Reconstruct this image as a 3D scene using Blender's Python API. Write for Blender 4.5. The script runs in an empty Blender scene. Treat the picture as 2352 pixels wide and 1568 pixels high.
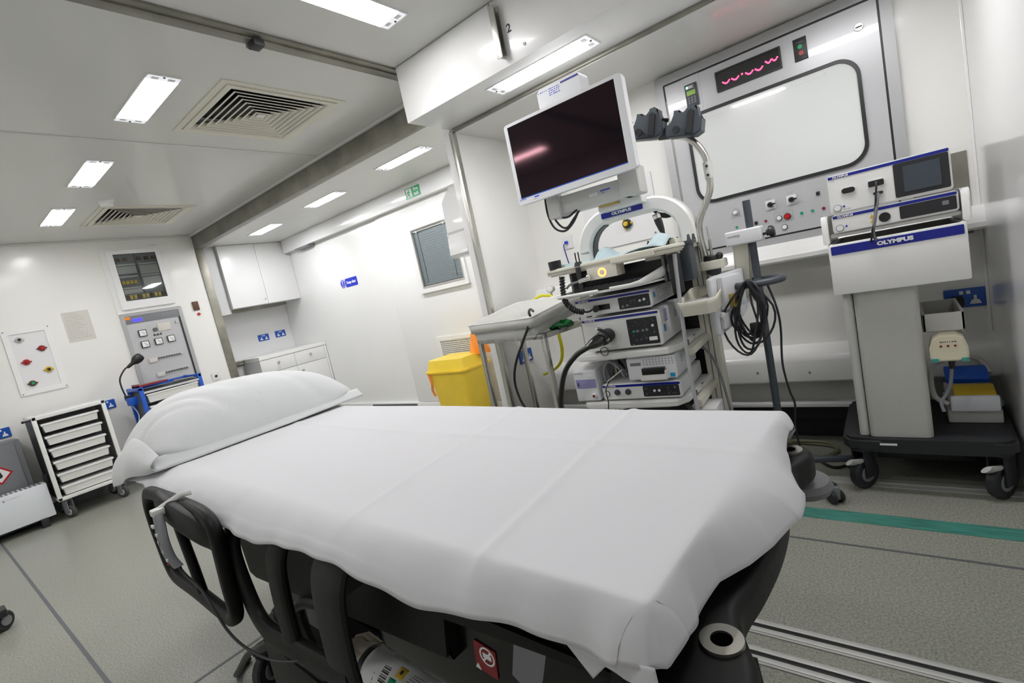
import bpy, bmesh, math, random
from mathutils import Vector, Matrix
random.seed(7)
S = bpy.context.scene
C = S.collection
PI = math.pi
# ---------------------------------------------------------------- camera
H = 1.2
yaw, pitch, roll = 0.6792, -0.1188, -0.2115
cy, sy, cp, sp, cr, sr = math.cos(yaw), math.sin(yaw), math.cos(pitch), math.sin(pitch), math.cos(roll), math.sin(roll)
F = Vector((-sy*cp, cy*cp, sp)); Rt = Vector((cy, sy, 0)); U = Rt.cross(F)
R2 = cr*Rt + sr*U; U2 = -sr*Rt + cr*U
cam = bpy.data.cameras.new('camera'); cam_o = bpy.data.objects.new('camera', cam); C.objects.link(cam_o)
cam.sensor_width = 36; cam.lens = 36*1128/2352; cam.clip_start = 0.02
cam_o.matrix_world = Matrix(((R2.x, U2.x, -F.x, 0), (R2.y, U2.y, -F.y, 0), (R2.z, U2.z, -F.z, H), (0, 0, 0, 1)))
S.camera = cam_o
# ---------------------------------------------------------------- world, exposure
w = bpy.data.worlds.new('world'); S.world = w; w.use_nodes = True
w.node_tree.nodes['Background'].inputs[0].default_value = (.8, .85, .9, 1)
w.node_tree.nodes['Background'].inputs[1].default_value = 0.05
S.view_settings.view_transform = 'Standard'; S.view_settings.look = 'None'; S.view_settings.gamma = 1
S.view_settings.use_curve_mapping = False
S.view_settings.exposure = 0.54
LAMP = 30.0          # emission of the fluorescent diffusers
S.cycles.max_bounces = 10; S.cycles.diffuse_bounces = 6; S.cycles.glossy_bounces = 4
S.cycles.transmission_bounces = 6; S.cycles.transparent_max_bounces = 8
S.cycles.caustics_reflective = False; S.cycles.caustics_refractive = False
S.cycles.sample_clamp_indirect = 4

# ---------------------------------------------------------------- materials
MT = {}
def mat(name, col, rough=.5, metal=0, coat=0, emit=0, ecol=None, spec=.5, trans=0, alpha=1, coat_rough=.05, sheen=0):
    m = bpy.data.materials.new(name); m.use_nodes = True
    b = m.node_tree.nodes['Principled BSDF']
    b.inputs['Base Color'].default_value = (*col, 1)
    b.inputs['Roughness'].default_value = rough; b.inputs['Metallic'].default_value = metal
    b.inputs['Coat Weight'].default_value = coat; b.inputs['Coat Roughness'].default_value = coat_rough
    b.inputs['Specular IOR Level'].default_value = spec
    b.inputs['Transmission Weight'].default_value = trans
    b.inputs['Alpha'].default_value = alpha
    b.inputs['Sheen Weight'].default_value = sheen
    if emit:
        b.inputs['Emission Color'].default_value = (*(ecol or col), 1); b.inputs['Emission Strength'].default_value = emit
    MT[name] = m
    return m
def noisy(m, scale, amt, bump=0, rgh=0, stretch=None, detail=4):
    """multiplies the base colour by soft noise and adds fine relief"""
    nt = m.node_tree; N = nt.nodes; L = nt.links; b = N['Principled BSDF']
    tc = N.new('ShaderNodeTexCoord'); mp = N.new('ShaderNodeMapping'); no = N.new('ShaderNodeTexNoise')
    L.new(tc.outputs['Object'], mp.inputs[0]); L.new(mp.outputs[0], no.inputs['Vector'])
    if stretch: mp.inputs['Scale'].default_value = stretch
    no.inputs['Scale'].default_value = scale; no.inputs['Detail'].default_value = detail
    c = list(b.inputs['Base Color'].default_value)
    rp = N.new('ShaderNodeValToRGB'); L.new(no.outputs['Fac'], rp.inputs[0])
    rp.color_ramp.elements[0].position = .3; rp.color_ramp.elements[1].position = .7
    rp.color_ramp.elements[0].color = (*[x*(1-amt) for x in c[:3]], 1)
    rp.color_ramp.elements[1].color = (*[min(1, x*(1+amt)) for x in c[:3]], 1)
    L.new(rp.outputs[0], b.inputs['Base Color'])
    if bump:
        bp = N.new('ShaderNodeBump'); bp.inputs['Strength'].default_value = bump; bp.inputs['Distance'].default_value = .002
        L.new(no.outputs['Fac'], bp.inputs['Height']); L.new(bp.outputs[0], b.inputs['Normal'])
    if rgh:
        mr = N.new('ShaderNodeMapRange'); r0 = b.inputs['Roughness'].default_value
        mr.inputs['To Min'].default_value = max(0.02, r0-rgh); mr.inputs['To Max'].default_value = r0+rgh
        L.new(no.outputs['Fac'], mr.inputs[0]); L.new(mr.outputs[0], b.inputs['Roughness'])
    return m
noisy(mat('wall_white', (.80, .80, .79), .28, coat=.25, coat_rough=.08), 2.0, .012)
noisy(mat('wall_cream', (.79, .785, .755), .3, coat=.2, coat_rough=.12), 2.0, .012)
noisy(mat('ceiling_white', (.66, .66, .635), .4, coat=.35, coat_rough=.12), 1.5, .015)
noisy(mat('gloss_white', (.80, .80, .80), .2, coat=.5, coat_rough=.04), 2, .01)
noisy(mat('taupe_steel', (.235, .225, .19), .45, .55), 6, .22, .1, .08)
noisy(mat('steel', (.56, .55, .51), .26, .95), 30, .1, 0, .08, (1, 1, .1))
mat('chrome', (.8, .79, .77), .12, 1)
mat('laminate', (.74, .74, .745), .3, coat=.1)
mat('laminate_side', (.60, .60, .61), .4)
mat('plastic_white', (.78, .78, .76), .35)
mat('plastic_cool', (.72, .75, .79), .35)
mat('plastic_cream', (.72, .70, .60), .38)
mat('plastic_grey', (.55, .55, .53), .4)
noisy(mat('cart_grey', (.48, .48, .455), .42), 60, .02, .05)
mat('medical_white', (.74, .75, .77), .33)
mat('black', (.012, .012, .013), .4)
mat('hole_shade', (.0015, .0015, .0015), 1, spec=0)
mat('olive', (.20, .20, .13), .5)
mat('black_gloss', (.012, .012, .012), .12, coat=.5)
noisy(mat('rail_black', (.0045, .0045, .0042), .48, spec=.2), 90, .12, .15, .06)
noisy(mat('rail_grey', (.012, .0125, .012), .5, spec=.25), 90, .1, .15, .05)
mat('shroud_black', (.004, .0045, .004), .25, coat=.08, spec=.3)
mat('ring_steel', (.36, .35, .31), .28, .9)
mat('charcoal', (.016, .017, .020), .5)
mat('dark_grey', (.10, .105, .115), .5)
mat('mid_grey', (.19, .195, .21), .5)
mat('slate', (.058, .070, .085), .5)
mat('rubber', (.06, .06, .062), .75)
mat('blue_stripe', (.004, .012, .24), .35)
mat('blue_frame', (.006, .09, .52), .38)
mat('blue_socket', (.008, .085, .42), .3)
mat('blue_sign', (.006, .03, .55), .35)
mat('sky_label', (.02, .33, .62), .4)
mat('green_sign', (.0, .36, .14), .4)
mat('green_dot', (.0, .30, .16), .3)
mat('green_plastic', (.0, .11, .02), .22)
mat('red', (.42, .006, .008), .35)
mat('dark_red', (.22, .006, .012), .45)
mat('brown', (.09, .035, .01), .5)
noisy(mat('bin_yellow', (.86, .62, .05), .3), 5, .05)
mat('tube_yellow', (.80, .76, .03), .35)
mat('orange', (.85, .27, .03), .6)
mat('amber', (.62, .42, .02), .4)
mat('gold', (.5, .36, .09), .35, .6)
mat('lilac', (.30, .29, .52), .45)
mat('paper', (.62, .60, .55), .8)
mat('white_print', (.80, .80, .80), .5)
mat('grey_print', (.30, .31, .33), .6)
mat('black_print', (.02, .02, .02), .6)
mat('blind', (.20, .235, .25), .45, .2)
m = mat('screen_black', (.006, .006, .008), .07, spec=.4); m.node_tree.nodes['Principled BSDF'].inputs['Specular Tint'].default_value = (.95, .45, .52, 1)
mat('screen_grey', (.05, .065, .08), .15)
mat('lcd_green', (.12, .22, .01), .3, emit=.25, ecol=(.2, .38, .02))
mat('lcd_blue', (.05, .05, .8), .3, emit=1.0, ecol=(.05, .04, 1))
mat('led_red', (1, .03, .08), .4, emit=5, ecol=(1, .03, .09))
mat('led_green', (.1, 1, .3), .4, emit=4, ecol=(.15, 1, .35))
mat('led_orange', (1, .3, .05), .4, emit=2.2, ecol=(1, .33, .08))
noisy(mat('panel_silver', (.50, .505, .52), .3, .15, coat=.35, coat_rough=.05), 300, .05)
noisy(mat('frame_silver', (.40, .405, .41), .42, .3), 200, .06)
mat('whiteboard', (.70, .72, .71), .14, coat=.8, coat_rough=.02)
noisy(mat('pad_blue', (.56, .70, .74), .8), 20, .06, .3)
noisy(mat('cylinder_white', (.66, .67, .67), .35, coat=.1), 8, .03)
noisy(mat('valve_cream', (.68, .64, .48), .45), 10, .04)
mat('turquoise', (.05, .28, .25), .4)
mat('clear_plastic', (.72, .74, .76), .15, trans=.5)
mat('liner', (.70, .70, .66), .3, trans=.12)
mat('mattress_black', (.006, .006, .0065), .55, spec=.3)
mat('alloy', (.50, .50, .48), .42, .35)
mat('bumper_grey', (.15, .15, .155), .55)
def thin_glass(name, tint, gl):
    m = mat(name, (.9, .9, .9), .05); nt = m.node_tree; N = nt.nodes; L = nt.links; N.remove(N['Principled BSDF'])
    a = N.new('ShaderNodeBsdfTransparent'); a.inputs[0].default_value = (*tint, 1)
    b = N.new('ShaderNodeBsdfGlossy'); b.inputs['Roughness'].default_value = .03
    fz = N.new('ShaderNodeFresnel'); fz.inputs[0].default_value = 1.45; mx = N.new('ShaderNodeMixShader')
    ad = N.new('ShaderNodeMath'); ad.operation = 'ADD'; ad.inputs[1].default_value = gl; L.new(fz.outputs[0], ad.inputs[0]); L.new(ad.outputs[0], mx.inputs[0])
    L.new(a.outputs[0], mx.inputs[1]); L.new(b.outputs[0], mx.inputs[2]); L.new(mx.outputs[0], N['Material Output'].inputs[0])
thin_glass('cabinet_glass', (.93, .95, .95), .02)
mat('lamp_on', (1, 1, .98), .4, emit=LAMP, ecol=(1, .985, .99))
mat('lamp_bright', (1, 1, .98), .4, emit=LAMP*1.5, ecol=(.985, .985, 1))
mat('lamp_end', (.55, .56, .58), .3, emit=.42, ecol=(.93, .96, 1))
def cloth(name, col, fold):
    m = mat(name, col, .85, sheen=.15); nt = m.node_tree; N = nt.nodes; L = nt.links; b = N['Principled BSDF']
    tc = N.new('ShaderNodeTexCoord')
    n1 = N.new('ShaderNodeTexNoise'); n1.inputs['Scale'].default_value = 7; n1.inputs['Detail'].default_value = 3
    n2 = N.new('ShaderNodeTexNoise'); n2.inputs['Scale'].default_value = 500
    L.new(tc.outputs['Object'], n1.inputs['Vector']); L.new(tc.outputs['Object'], n2.inputs['Vector'])
    b1 = N.new('ShaderNodeBump'); b1.inputs['Strength'].default_value = .25*fold; b1.inputs['Distance'].default_value = .02
    b2 = N.new('ShaderNodeBump'); b2.inputs['Strength'].default_value = .12; b2.inputs['Distance'].default_value = .0006
    L.new(n1.outputs['Fac'], b1.inputs['Height']); L.new(n2.outputs['Fac'], b2.inputs['Height'])
    L.new(b1.outputs[0], b2.inputs['Normal']); L.new(b2.outputs[0], b.inputs['Normal'])
cloth('sheet_cloth', (.575, .575, .595), .5)
cloth('pillow_cloth', (.60, .615, .62), .9)
def floor_material():
    m = mat('vinyl_floor', (.3, .3, .27), .32, coat=.05); nt = m.node_tree; N = nt.nodes; L = nt.links; b = N['Principled BSDF']
    tc = N.new('ShaderNodeTexCoord')
    n1 = N.new('ShaderNodeTexNoise'); n1.inputs['Scale'].default_value = 150; n1.inputs['Detail'].default_value = 2
    r1 = N.new('ShaderNodeValToRGB'); e = r1.color_ramp.elements
    e[0].position = .36; e[0].color = (.195, .208, .178, 1); e[1].position = .64; e[1].color = (.335, .328, .280, 1)
    L.new(tc.outputs['Object'], n1.inputs['Vector']); L.new(n1.outputs['Fac'], r1.inputs[0])
    v = N.new('ShaderNodeTexVoronoi'); v.inputs['Scale'].default_value = 95
    L.new(tc.outputs['Object'], v.inputs['Vector'])
    r2 = N.new('ShaderNodeValToRGB'); e = r2.color_ramp.elements
    e[0].position = .11; e[0].color = (0, 0, 0, 1); e[1].position = .2; e[1].color = (1, 1, 1, 1)
    L.new(v.outputs['Distance'], r2.inputs[0])
    sepc = N.new('ShaderNodeSeparateColor'); L.new(v.outputs['Color'], sepc.inputs[0])
    gt = N.new('ShaderNodeMath'); gt.operation = 'LESS_THAN'; gt.inputs[1].default_value = .72; L.new(sepc.outputs[0], gt.inputs[0])
    mx = N.new('ShaderNodeMath'); mx.operation = 'MAXIMUM'; L.new(gt.outputs[0], mx.inputs[0]); L.new(r2.outputs[0], mx.inputs[1])
    mi = N.new('ShaderNodeMix'); mi.data_type = 'RGBA'; mi.blend_type = 'MULTIPLY'; mi.inputs[0].default_value = 1
    cr_ = N.new('ShaderNodeMix'); cr_.data_type = 'RGBA'; L.new(mx.outputs[0], cr_.inputs[0])
    cr_.inputs[6].default_value = (.30, .38, .36, 1); cr_.inputs[7].default_value = (1, 1, 1, 1)
    L.new(r1.outputs[0], mi.inputs[6]); L.new(cr_.outputs[2], mi.inputs[7]); L.new(mi.outputs[2], b.inputs['Base Color'])
floor_material()
m = mat('weathered_green', (.05, .21, .17), .45)
noisy(m, 30, .35, stretch=(.3, 3, 1))

# ---------------------------------------------------------------- helpers
def fr(o, r=(1, 0, 0), u=(0, 1, 0)):
    r = Vector(r).normalized(); u = Vector(u).normalized(); n = r.cross(u); o = Vector(o)
    return Matrix(((r.x, u.x, n.x, o.x), (r.y, u.y, n.y, o.y), (r.z, u.z, n.z, o.z), (0, 0, 0, 1)))
WY = lambda y: fr((0, y, 0), (1, 0, 0), (0, 0, 1))      # plane facing -Y : (x, z, out)
WX = lambda x: fr((x, 0, 0), (0, 1, 0), (0, 0, 1))      # plane facing +X : (y, z, out)
CZ = lambda z: fr((0, 0, z), (1, 0, 0), (0, -1, 0))     # facing down     : (x, -y, down)
def world_of(o):
    M = Matrix.Translation(o.location) @ o.rotation_euler.to_matrix().to_4x4()
    return world_of(o.parent) @ M if o.parent else M
def spline(P, n=6, closed=False):
    P = [Vector(p) for p in P]; out = []; N = len(P)
    rng = range(N) if closed else range(N-1)
    for i in rng:
        g_ = (lambda k: P[k % N]) if closed else (lambda k: P[max(0, min(N-1, k))])
        a, b, c, d = g_(i-1), g_(i), g_(i+1), g_(i+2)
        for k in range(n):
            t = k/n
            out.append(.5*((2*b)+(c-a)*t+(2*a-5*b+4*c-d)*t*t+(3*b-a-3*c+d)*t**3))
    if not closed: out.append(P[-1])
    return out
def rrect(x0, x1, y0, y1, r, n=5):
    pts = []
    for cx, cy_, a0 in ((x1-r, y1-r, 0), (x0+r, y1-r, 90), (x0+r, y0+r, 180), (x1-r, y0+r, 270)):
        for k in range(n+1):
            a = math.radians(a0+90*k/n); pts.append((cx+r*math.cos(a), cy_+r*math.sin(a)))
    return pts
class MB:
    def __init__(s, frame=None): s.bm = bmesh.new(); s.f = frame or Matrix(); s.mats = []; s.mi = 0
    def use(s, name):
        if name not in s.mats: s.mats.append(name)
        s.mi = s.mats.index(name); return s
    def _fin(s, vs, fs):
        for v in vs: v.co = s.f @ v.co
        for f in fs: f.material_index = s.mi
    def box(s, x0, x1, y0, y1, z0, z1, bev=0, seg=2):
        t = bmesh.new(); bmesh.ops.create_cube(t, size=1)
        for v in t.verts: v.co = Vector(((x0+x1)/2+v.co.x*(x1-x0), (y0+y1)/2+v.co.y*(y1-y0), (z0+z1)/2+v.co.z*(z1-z0)))
        if bev: bmesh.ops.bevel(t, geom=list(t.edges), offset=bev, segments=seg, affect='EDGES', profile=.6)
        return s._merge(t)
    def _merge(s, t):
        mp = {}
        for v in t.verts: mp[v] = s.bm.verts.new(s.f @ v.co)
        for f in t.faces:
            try:
                nf = s.bm.faces.new([mp[v] for v in f.verts]); nf.material_index = s.mi
            except ValueError: pass
        t.free(); return s
    def prism(s, poly, z0, z1, bev=0, seg=2):
        t = bmesh.new(); a = [t.verts.new((x, y, z0)) for x, y in poly]; b = [t.verts.new((x, y, z1)) for x, y in poly]
        t.faces.new(a[::-1]); t.faces.new(b); n = len(poly)
        for i in range(n): t.faces.new((a[i], a[(i+1) % n], b[(i+1) % n], b[i]))
        if bev:
            ed = [e for e in t.edges if abs(e.verts[0].co.z-e.verts[1].co.z) < 1e-7]
            bmesh.ops.bevel(t, geom=ed, offset=bev, segments=seg, affect='EDGES')
        return s._merge(t)
    def rbox(s, x0, x1, y0, y1, z0, z1, r=.01, bev=0, n=4): return s.prism(rrect(x0, x1, y0, y1, r, n), z0, z1, bev)
    def ringp(s, outer, inner, z0, z1):
        t = bmesh.new(); n = len(outer); V = [[t.verts.new((x, y, z)) for x, y in p] for p, z in ((outer, z0), (outer, z1), (inner, z1), (inner, z0))]
        for k in range(4):
            A, B = V[k], V[(k+1) % 4]
            for i in range(n): t.faces.new((A[i], A[(i+1) % n], B[(i+1) % n], B[i]))
        return s._merge(t)
    def cyl(s, p, q, r, r2=None, seg=20, bev=0):
        p, q = Vector(p), Vector(q); r2 = r if r2 is None else r2
        prof = [(r, 0), (r2, 1)]
        if bev:
            L_ = (q-p).length; prof = [(r-bev, 0), (r, bev/L_), (r2, 1-bev/L_), (r2-bev, 1)]
        return s.lathe(p, q, prof, seg)
    def lathe(s, p, q, prof, seg=20, cap=True):
        p, q = Vector(p), Vector(q); ax = (q-p); L_ = ax.length; ax.normalize()
        a = ax.orthogonal().normalized(); b = ax.cross(a); t = bmesh.new(); rings = []
        for r, h in prof:
            rings.append([t.verts.new(p+ax*(h*L_)+(a*math.cos(2*PI*k/seg)+b*math.sin(2*PI*k/seg))*max(r, 1e-4)) for k in range(seg)])
        for A, B in zip(rings, rings[1:]):
            for k in range(seg): t.faces.new((A[k], A[(k+1) % seg], B[(k+1) % seg], B[k]))
        if cap: t.faces.new(rings[0][::-1]); t.faces.new(rings[-1])
        return s._merge(t)
    def tube(s, P, r, seg=8, closed=False, flat=1.0, up=None, cap=True):
        """r: number or per-point list; flat scales the section along the binormal"""
        P = [Vector(p) for p in P]; n = len(P); t = bmesh.new(); rings = []
        nrm = None
        for i in range(n):
            if closed: tg = P[(i+1) % n]-P[i-1]
            else: tg = P[min(n-1, i+1)]-P[max(0, i-1)]
            tg.normalize()
            if up is not None: nn = Vector(up)-tg*tg.dot(Vector(up))
            elif nrm is None: nn = tg.orthogonal()
            else: nn = nrm-tg*tg.dot(nrm)
            if nn.length < 1e-6: nn = tg.orthogonal()
            nn.normalize(); nrm = nn; bi = tg.cross(nn)
            ri = r[i] if isinstance(r, (list, tuple)) else r
            rings.append([t.verts.new(P[i]+nn*(ri*math.cos(2*PI*k/seg))+bi*(ri*flat*math.sin(2*PI*k/seg))) for k in range(seg)])
        m_ = n if closed else n-1
        for i in range(m_):
            A, B = rings[i], rings[(i+1) % n]
            for k in range(seg): t.faces.new((A[k], A[(k+1) % seg], B[(k+1) % seg], B[k]))
        if not closed and cap: t.faces.new(rings[0][::-1]); t.faces.new(rings[-1])
        return s._merge(t)
    def ball(s, c, r, seg=16, sc=(1, 1, 1)):
        t = bmesh.new(); bmesh.ops.create_uvsphere(t, u_segments=seg, v_segments=max(6, seg//2), radius=r)
        for v in t.verts: v.co = Vector((v.co.x*sc[0], v.co.y*sc[1], v.co.z*sc[2]))+Vector(c)
        return s._merge(t)
    def grid(s, fn, nu, nv):
        t = bmesh.new(); V = [[t.verts.new(fn(i/nu, j/nv)) for j in range(nv+1)] for i in range(nu+1)]
        for i in range(nu):
            for j in range(nv): t.faces.new((V[i][j], V[i+1][j], V[i+1][j+1], V[i][j+1]))
        return s._merge(t)
    def build(s, name, mname=None, parent=None, angle=35, world=True, thick=0):
        if mname: s.mats = [mname]
        bm = s.bm; bmesh.ops.recalc_face_normals(bm, faces=list(bm.faces))
        if world and parent is not None: bm.transform(world_of(parent).inverted())
        off = None
        if parent is None and world:           # origin at the base of the mesh
            xs = [v.co for v in bm.verts]
            off = Vector(((min(v.x for v in xs)+max(v.x for v in xs))/2, (min(v.y for v in xs)+max(v.y for v in xs))/2, min(v.z for v in xs)))
            bm.transform(Matrix.Translation(-off))
        me = bpy.data.meshes.new(name); bm.to_mesh(me); bm.free()
        for n_ in s.mats: me.materials.append(MT[n_])
        if mname:
            for p in me.polygons: p.material_index = 0
        me.polygons.foreach_set('use_smooth', [True]*len(me.polygons)); me.set_sharp_from_angle(angle=math.radians(angle))
        o = bpy.data.objects.new(name, me); C.objects.link(o)
        if off is not None: o.location = off
        o.parent = parent
        if thick:
            md = o.modifiers.new('thickness', 'SOLIDIFY'); md.thickness = thick; md.offset = 0
        return o
def tag(o, label=None, cat=None, group=None, kind=None):
    if label: o['label'] = label
    if cat: o['category'] = cat
    if group: o['group'] = group
    if kind: o['kind'] = kind
    return o
def thing(name, label, cat, loc, rz=0, group=None):
    o = bpy.data.objects.new(name, None); C.objects.link(o); o.location = loc; o.rotation_euler = (0, 0, rz)
    o.empty_display_size = .05
    return tag(o, label, cat, group)
def copy_tree(o, parent=None):
    c = o.copy(); C.objects.link(c); c.parent = parent
    for ch in [x for x in bpy.data.objects if x.parent == o]: copy_tree(ch, c)
    return c
def struct(mb, name, m, angle=35): return tag(mb.build(name, m, angle=angle), kind='structure')
def text(name, s, size, frame, mname, parent=None, ext=.0004, align='CENTER', bold=0, sx=1, world=True, spacing=1):
    cu = bpy.data.curves.new(name, 'FONT'); cu.body = s; cu.size = size; cu.extrude = ext; cu.align_x = align; cu.align_y = 'CENTER'
    cu.offset = bold; cu.resolution_u = 3; cu.space_character = spacing
    t = bpy.data.objects.new('tmp_text', cu); C.objects.link(t); bpy.context.view_layer.update()
    dg = bpy.context.evaluated_depsgraph_get(); me = bpy.data.meshes.new_from_object(t.evaluated_get(dg)); me.name = name
    bpy.data.objects.remove(t); bpy.data.curves.remove(cu)
    M = frame @ Matrix.Diagonal((sx, 1, 1, 1))
    if parent is not None and world: M = world_of(parent).inverted() @ M
    me.transform(M); me.materials.clear(); me.materials.append(MT[mname])
    o = bpy.data.objects.new(name, me); C.objects.link(o); o.parent = parent
    return o
def at(frame, x, y, z=0): return frame @ Matrix.Translation((x, y, z))
def scribble(mb, x0, x1, y, h, n, z=.0006):
    """a line of print too small to read: tiny bars"""
    x = x0
    for k in range(n):
        wd = (x1-x0)/n*random.uniform(.35, .85)
        mb.box(x, x+wd, y-h/2*random.uniform(.6, 1), y+h/2*random.uniform(.6, 1), 0, z); x += (x1-x0)/n
    return mb
# ================================================================ THE SETTING
CE = 2.49; XL = -6.3; YB = -1.3; XR = .31; YBAY = 3.05; YF = 3.6; XA = -6.84; FC = 2.36; SB = 2.185; BC = 2.165
struct(MB().box(XA-.1, XR+.1, YB-.1, YF+.1, -.06, 0), 'floor', 'vinyl_floor')
cl = MB()
for q in ((XL-.1, XR+.1, YB-.1, 1.385), (XL-.1, XR+.1, 1.995, 2.46), (XL-.1, -5.635, 1.385, 1.995), (-5.025, -3.21, 1.385, 1.995), (-2.60, XR+.1, 1.385, 1.995)):
    cl.box(*q, CE, CE+.06)
struct(cl, 'ceiling', 'ceiling_white')
struct(MB().box(XL-.08, XL, YB-.1, 2.44, 0, CE), 'wall_left', 'wall_cream')
struct(MB().box(XR, XR+.08, YB-.1, YBAY+.08, 0, CE), 'wall_right', 'gloss_white')
struct(MB().box(XL-.1, XR+.1, YB-.1, YB, 0, CE), 'wall_rear', 'wall_white')
struct(MB().box(-2.06, XR+.08, YBAY, YBAY+.08, 0, SB), 'wall_bay', 'wall_cream')
struct(MB().box(-2.13, -2.06, 2.42, YF, 0, FC), 'wall_partition', 'wall_cream')
struct(MB().box(XA-.08, -2.06, YF, YF+.08, 0, FC+.05), 'wall_front', 'wall_white')
struct(MB().box(XA-.08, XA, 2.5, YF, 0, FC+.05), 'wall_alcove', 'wall_cream')
struct(MB().box(XA-.08, -2.07, 2.50, YF, FC, FC+.05), 'ceiling_extension', 'ceiling_white')
struct(MB().box(-2.06, XR+.05, 2.42, YBAY, BC, BC+.02), 'ceiling_bay', 'ceiling_white')
# soffit over the bay (box section) and its steel strip
struct(MB().box(-2.07, XR, 2.06, 2.42, SB, CE-.004, .004), 'trim_1', 'wall_white')
struct(MB().box(-2.045, XR, 2.40, 2.425, SB-.016, SB+.001, .002), 'trim_2', 'taupe_steel')
# roof beam, post, cross strip
struct(MB().box(XL, -2.05, 2.44, 2.52, 2.325, CE-.006, .003), 'trim_3', 'taupe_steel')
struct(MB().box(-6.46, XL+.012, 2.44, 2.53, 0, 2.33, .003), 'trim_4', 'taupe_steel')
struct(MB().box(XL, -2.07, 2.42, 2.438, CE-.025, CE-.002), 'trim_5', 'ceiling_white')
struct(MB().box(-2.175, -2.075, YB, 2.44, CE-.012, CE+.002, .003).box(-2.14, -2.11, YB, 2.44, CE-.02, CE-.011, .002), 'trim_6', 'taupe_steel')
struct(MB().box(-3.53, -3.49, YB, 2.42, CE-.005, CE+.002, .002), 'trim_7', 'ceiling_white')
# partition end: white lining and steel edge
struct(MB().box(-2.13, -2.076, 2.40, 2.42, 0, SB), 'trim_8', 'wall_white')
struct(MB().box(-2.078, -2.045, 2.392, 2.425, 0, SB-.016, .003), 'trim_9', 'steel')
# alcove side filler, under-beam filler
struct(MB().box(XA, -6.42, 2.53, 2.70, 1.53, FC), 'trim_31', 'laminate_side')
struct(MB().box(XA, -6.45, 2.45, 2.53, 0, FC), 'wall_alcove_side', 'laminate_side')
struct(MB().box(-6.33, -2.13, 3.50, YF, 2.19, FC, .006), 'trim_10', 'gloss_white')
struct(MB().box(-4.42, -2.13, YF-.022, YF, .08, 2.19, .003), 'trim_11', 'wall_white')
struct(MB().box(XA, -2.13, YF-.03, YF, 0, .075, .003), 'baseboard_front', 'wall_white')
struct(MB().box(-5.3, -4.45, YF-.036, YF-.03, 0, .06), 'trim_32', 'dark_grey')
struct(MB().box(-6.04, -5.72, 3.50, YF, 2.17, 2.19, .002), 'trim_12', 'mid_grey')
struct(MB().box(XL, XL+.018, YB, 2.44, 0, .09, .003), 'baseboard_left', 'mid_grey')
struct(MB().box(-2.06, XR, YBAY-.012, YBAY, 0, .12, .003), 'baseboard_bay', 'charcoal')
# cove and corner trims
struct(MB().box(XR-.012, XR, YBAY-.012, YBAY, .2, SB, .003), 'trim_13', 'wall_white')
struct(MB().box(XR-.006, XR, 1.60, 1.645, 0, CE, .002), 'trim_14', 'wall_white')
struct(MB().box(XL, XL+.02, YB, 2.44, CE-.02, CE, .004), 'trim_15', 'ceiling_white')
# floor seams, green strip, aluminium tracks
struct(MB().box(XL, XR, .243, .257, 0, .0015), 'trim_16', 'dark_grey')
struct(MB().box(-2.172, -2.158, YB, 2.4, 0, .0015), 'trim_17', 'dark_grey')
struct(MB().box(-2.05, XR, 1.965, 1.975, 0, .0015), 'trim_18', 'dark_grey')
struct(MB().box(-2.05, XR, 2.135, 2.215, 0, .002), 'trim_19', 'weathered_green')
struct(MB().box(-2.05, XR, 2.46, 2.53, 0, .004).box(-2.05, XR, 2.49, 2.50, .004, .009), 'trim_20', 'alloy')
for i, y in enumerate((1.44, 1.325)):
    a = MB().use('alloy').box(-1.9, XR, y-.026, y-.008, 0, .005, .001).box(-1.9, XR, y+.008, y+.026, 0, .005, .001)
    a.box(-1.9, XR, y-.034, y-.026, 0, .003).use('black').box(-1.9, XR, y-.008, y+.008, 0, .001)
    tag(a.build('trim_%d' % (21+i)), kind='structure')

# ---- wall under the control panel in the bay: sill, lower trunking, ledge
struct(MB(WY(YBAY)).prism([(0, 0), (1, 0), (1, 1), (0, 1)], 0, .0001), 'trim_23', 'wall_cream')
sill = MB(fr((-2.06, 0, 0), (0, 1, 0), (0, 0, 1)))       # profile in (y,z), extruded along +x
prof = [(YBAY, 1.0), (2.935, 1.0), (2.925, 1.01), (2.925, 1.03), (2.935, 1.04), (2.945, 1.085), (2.96, 1.10), (YBAY, 1.10)]
struct(sill.prism(prof, 0, 2.37), 'trim_24', 'wall_white')
tr = MB(fr((-2.06, 0, 0), (0, 1, 0), (0, 0, 1)))
prof = [(YBAY, .355), (2.90, .355), (2.89, .365), (2.89, .47), (2.90, .495), (2.93, .515), (YBAY, .53)]
struct(tr.prism(prof, 0, 2.37), 'trim_25', 'wall_white')
struct(MB().box(-2.06, XR, 2.97, YBAY, .235, .355), 'trim_26', 'plastic_grey')
struct(MB().box(-2.06, XR, 2.90, YBAY, .215, .235, .004), 'trim_27', 'laminate')
struct(MB().box(-2.06, XR, 2.99, YBAY, .12, .215), 'trim_28', 'charcoal')
struct(MB().box(.06, XR-.028, YBAY-.006, YBAY, 1.14, 1.345), 'trim_29', 'brown') if 0 else struct(MB().box(.08, XR-.03, YBAY-.006, YBAY, .98, 1.345), 'trim_29', 'taupe_steel')
f = MB(); f.use('steel')
for x, z in ((-.66, .42), (-.41, .41), (-1.3, .42), (-1.7, .42)): f.cyl((x, 2.891, z), (x, 2.887, z), .006, seg=8)
tag(f.build('trim_30'), kind='structure')

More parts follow.
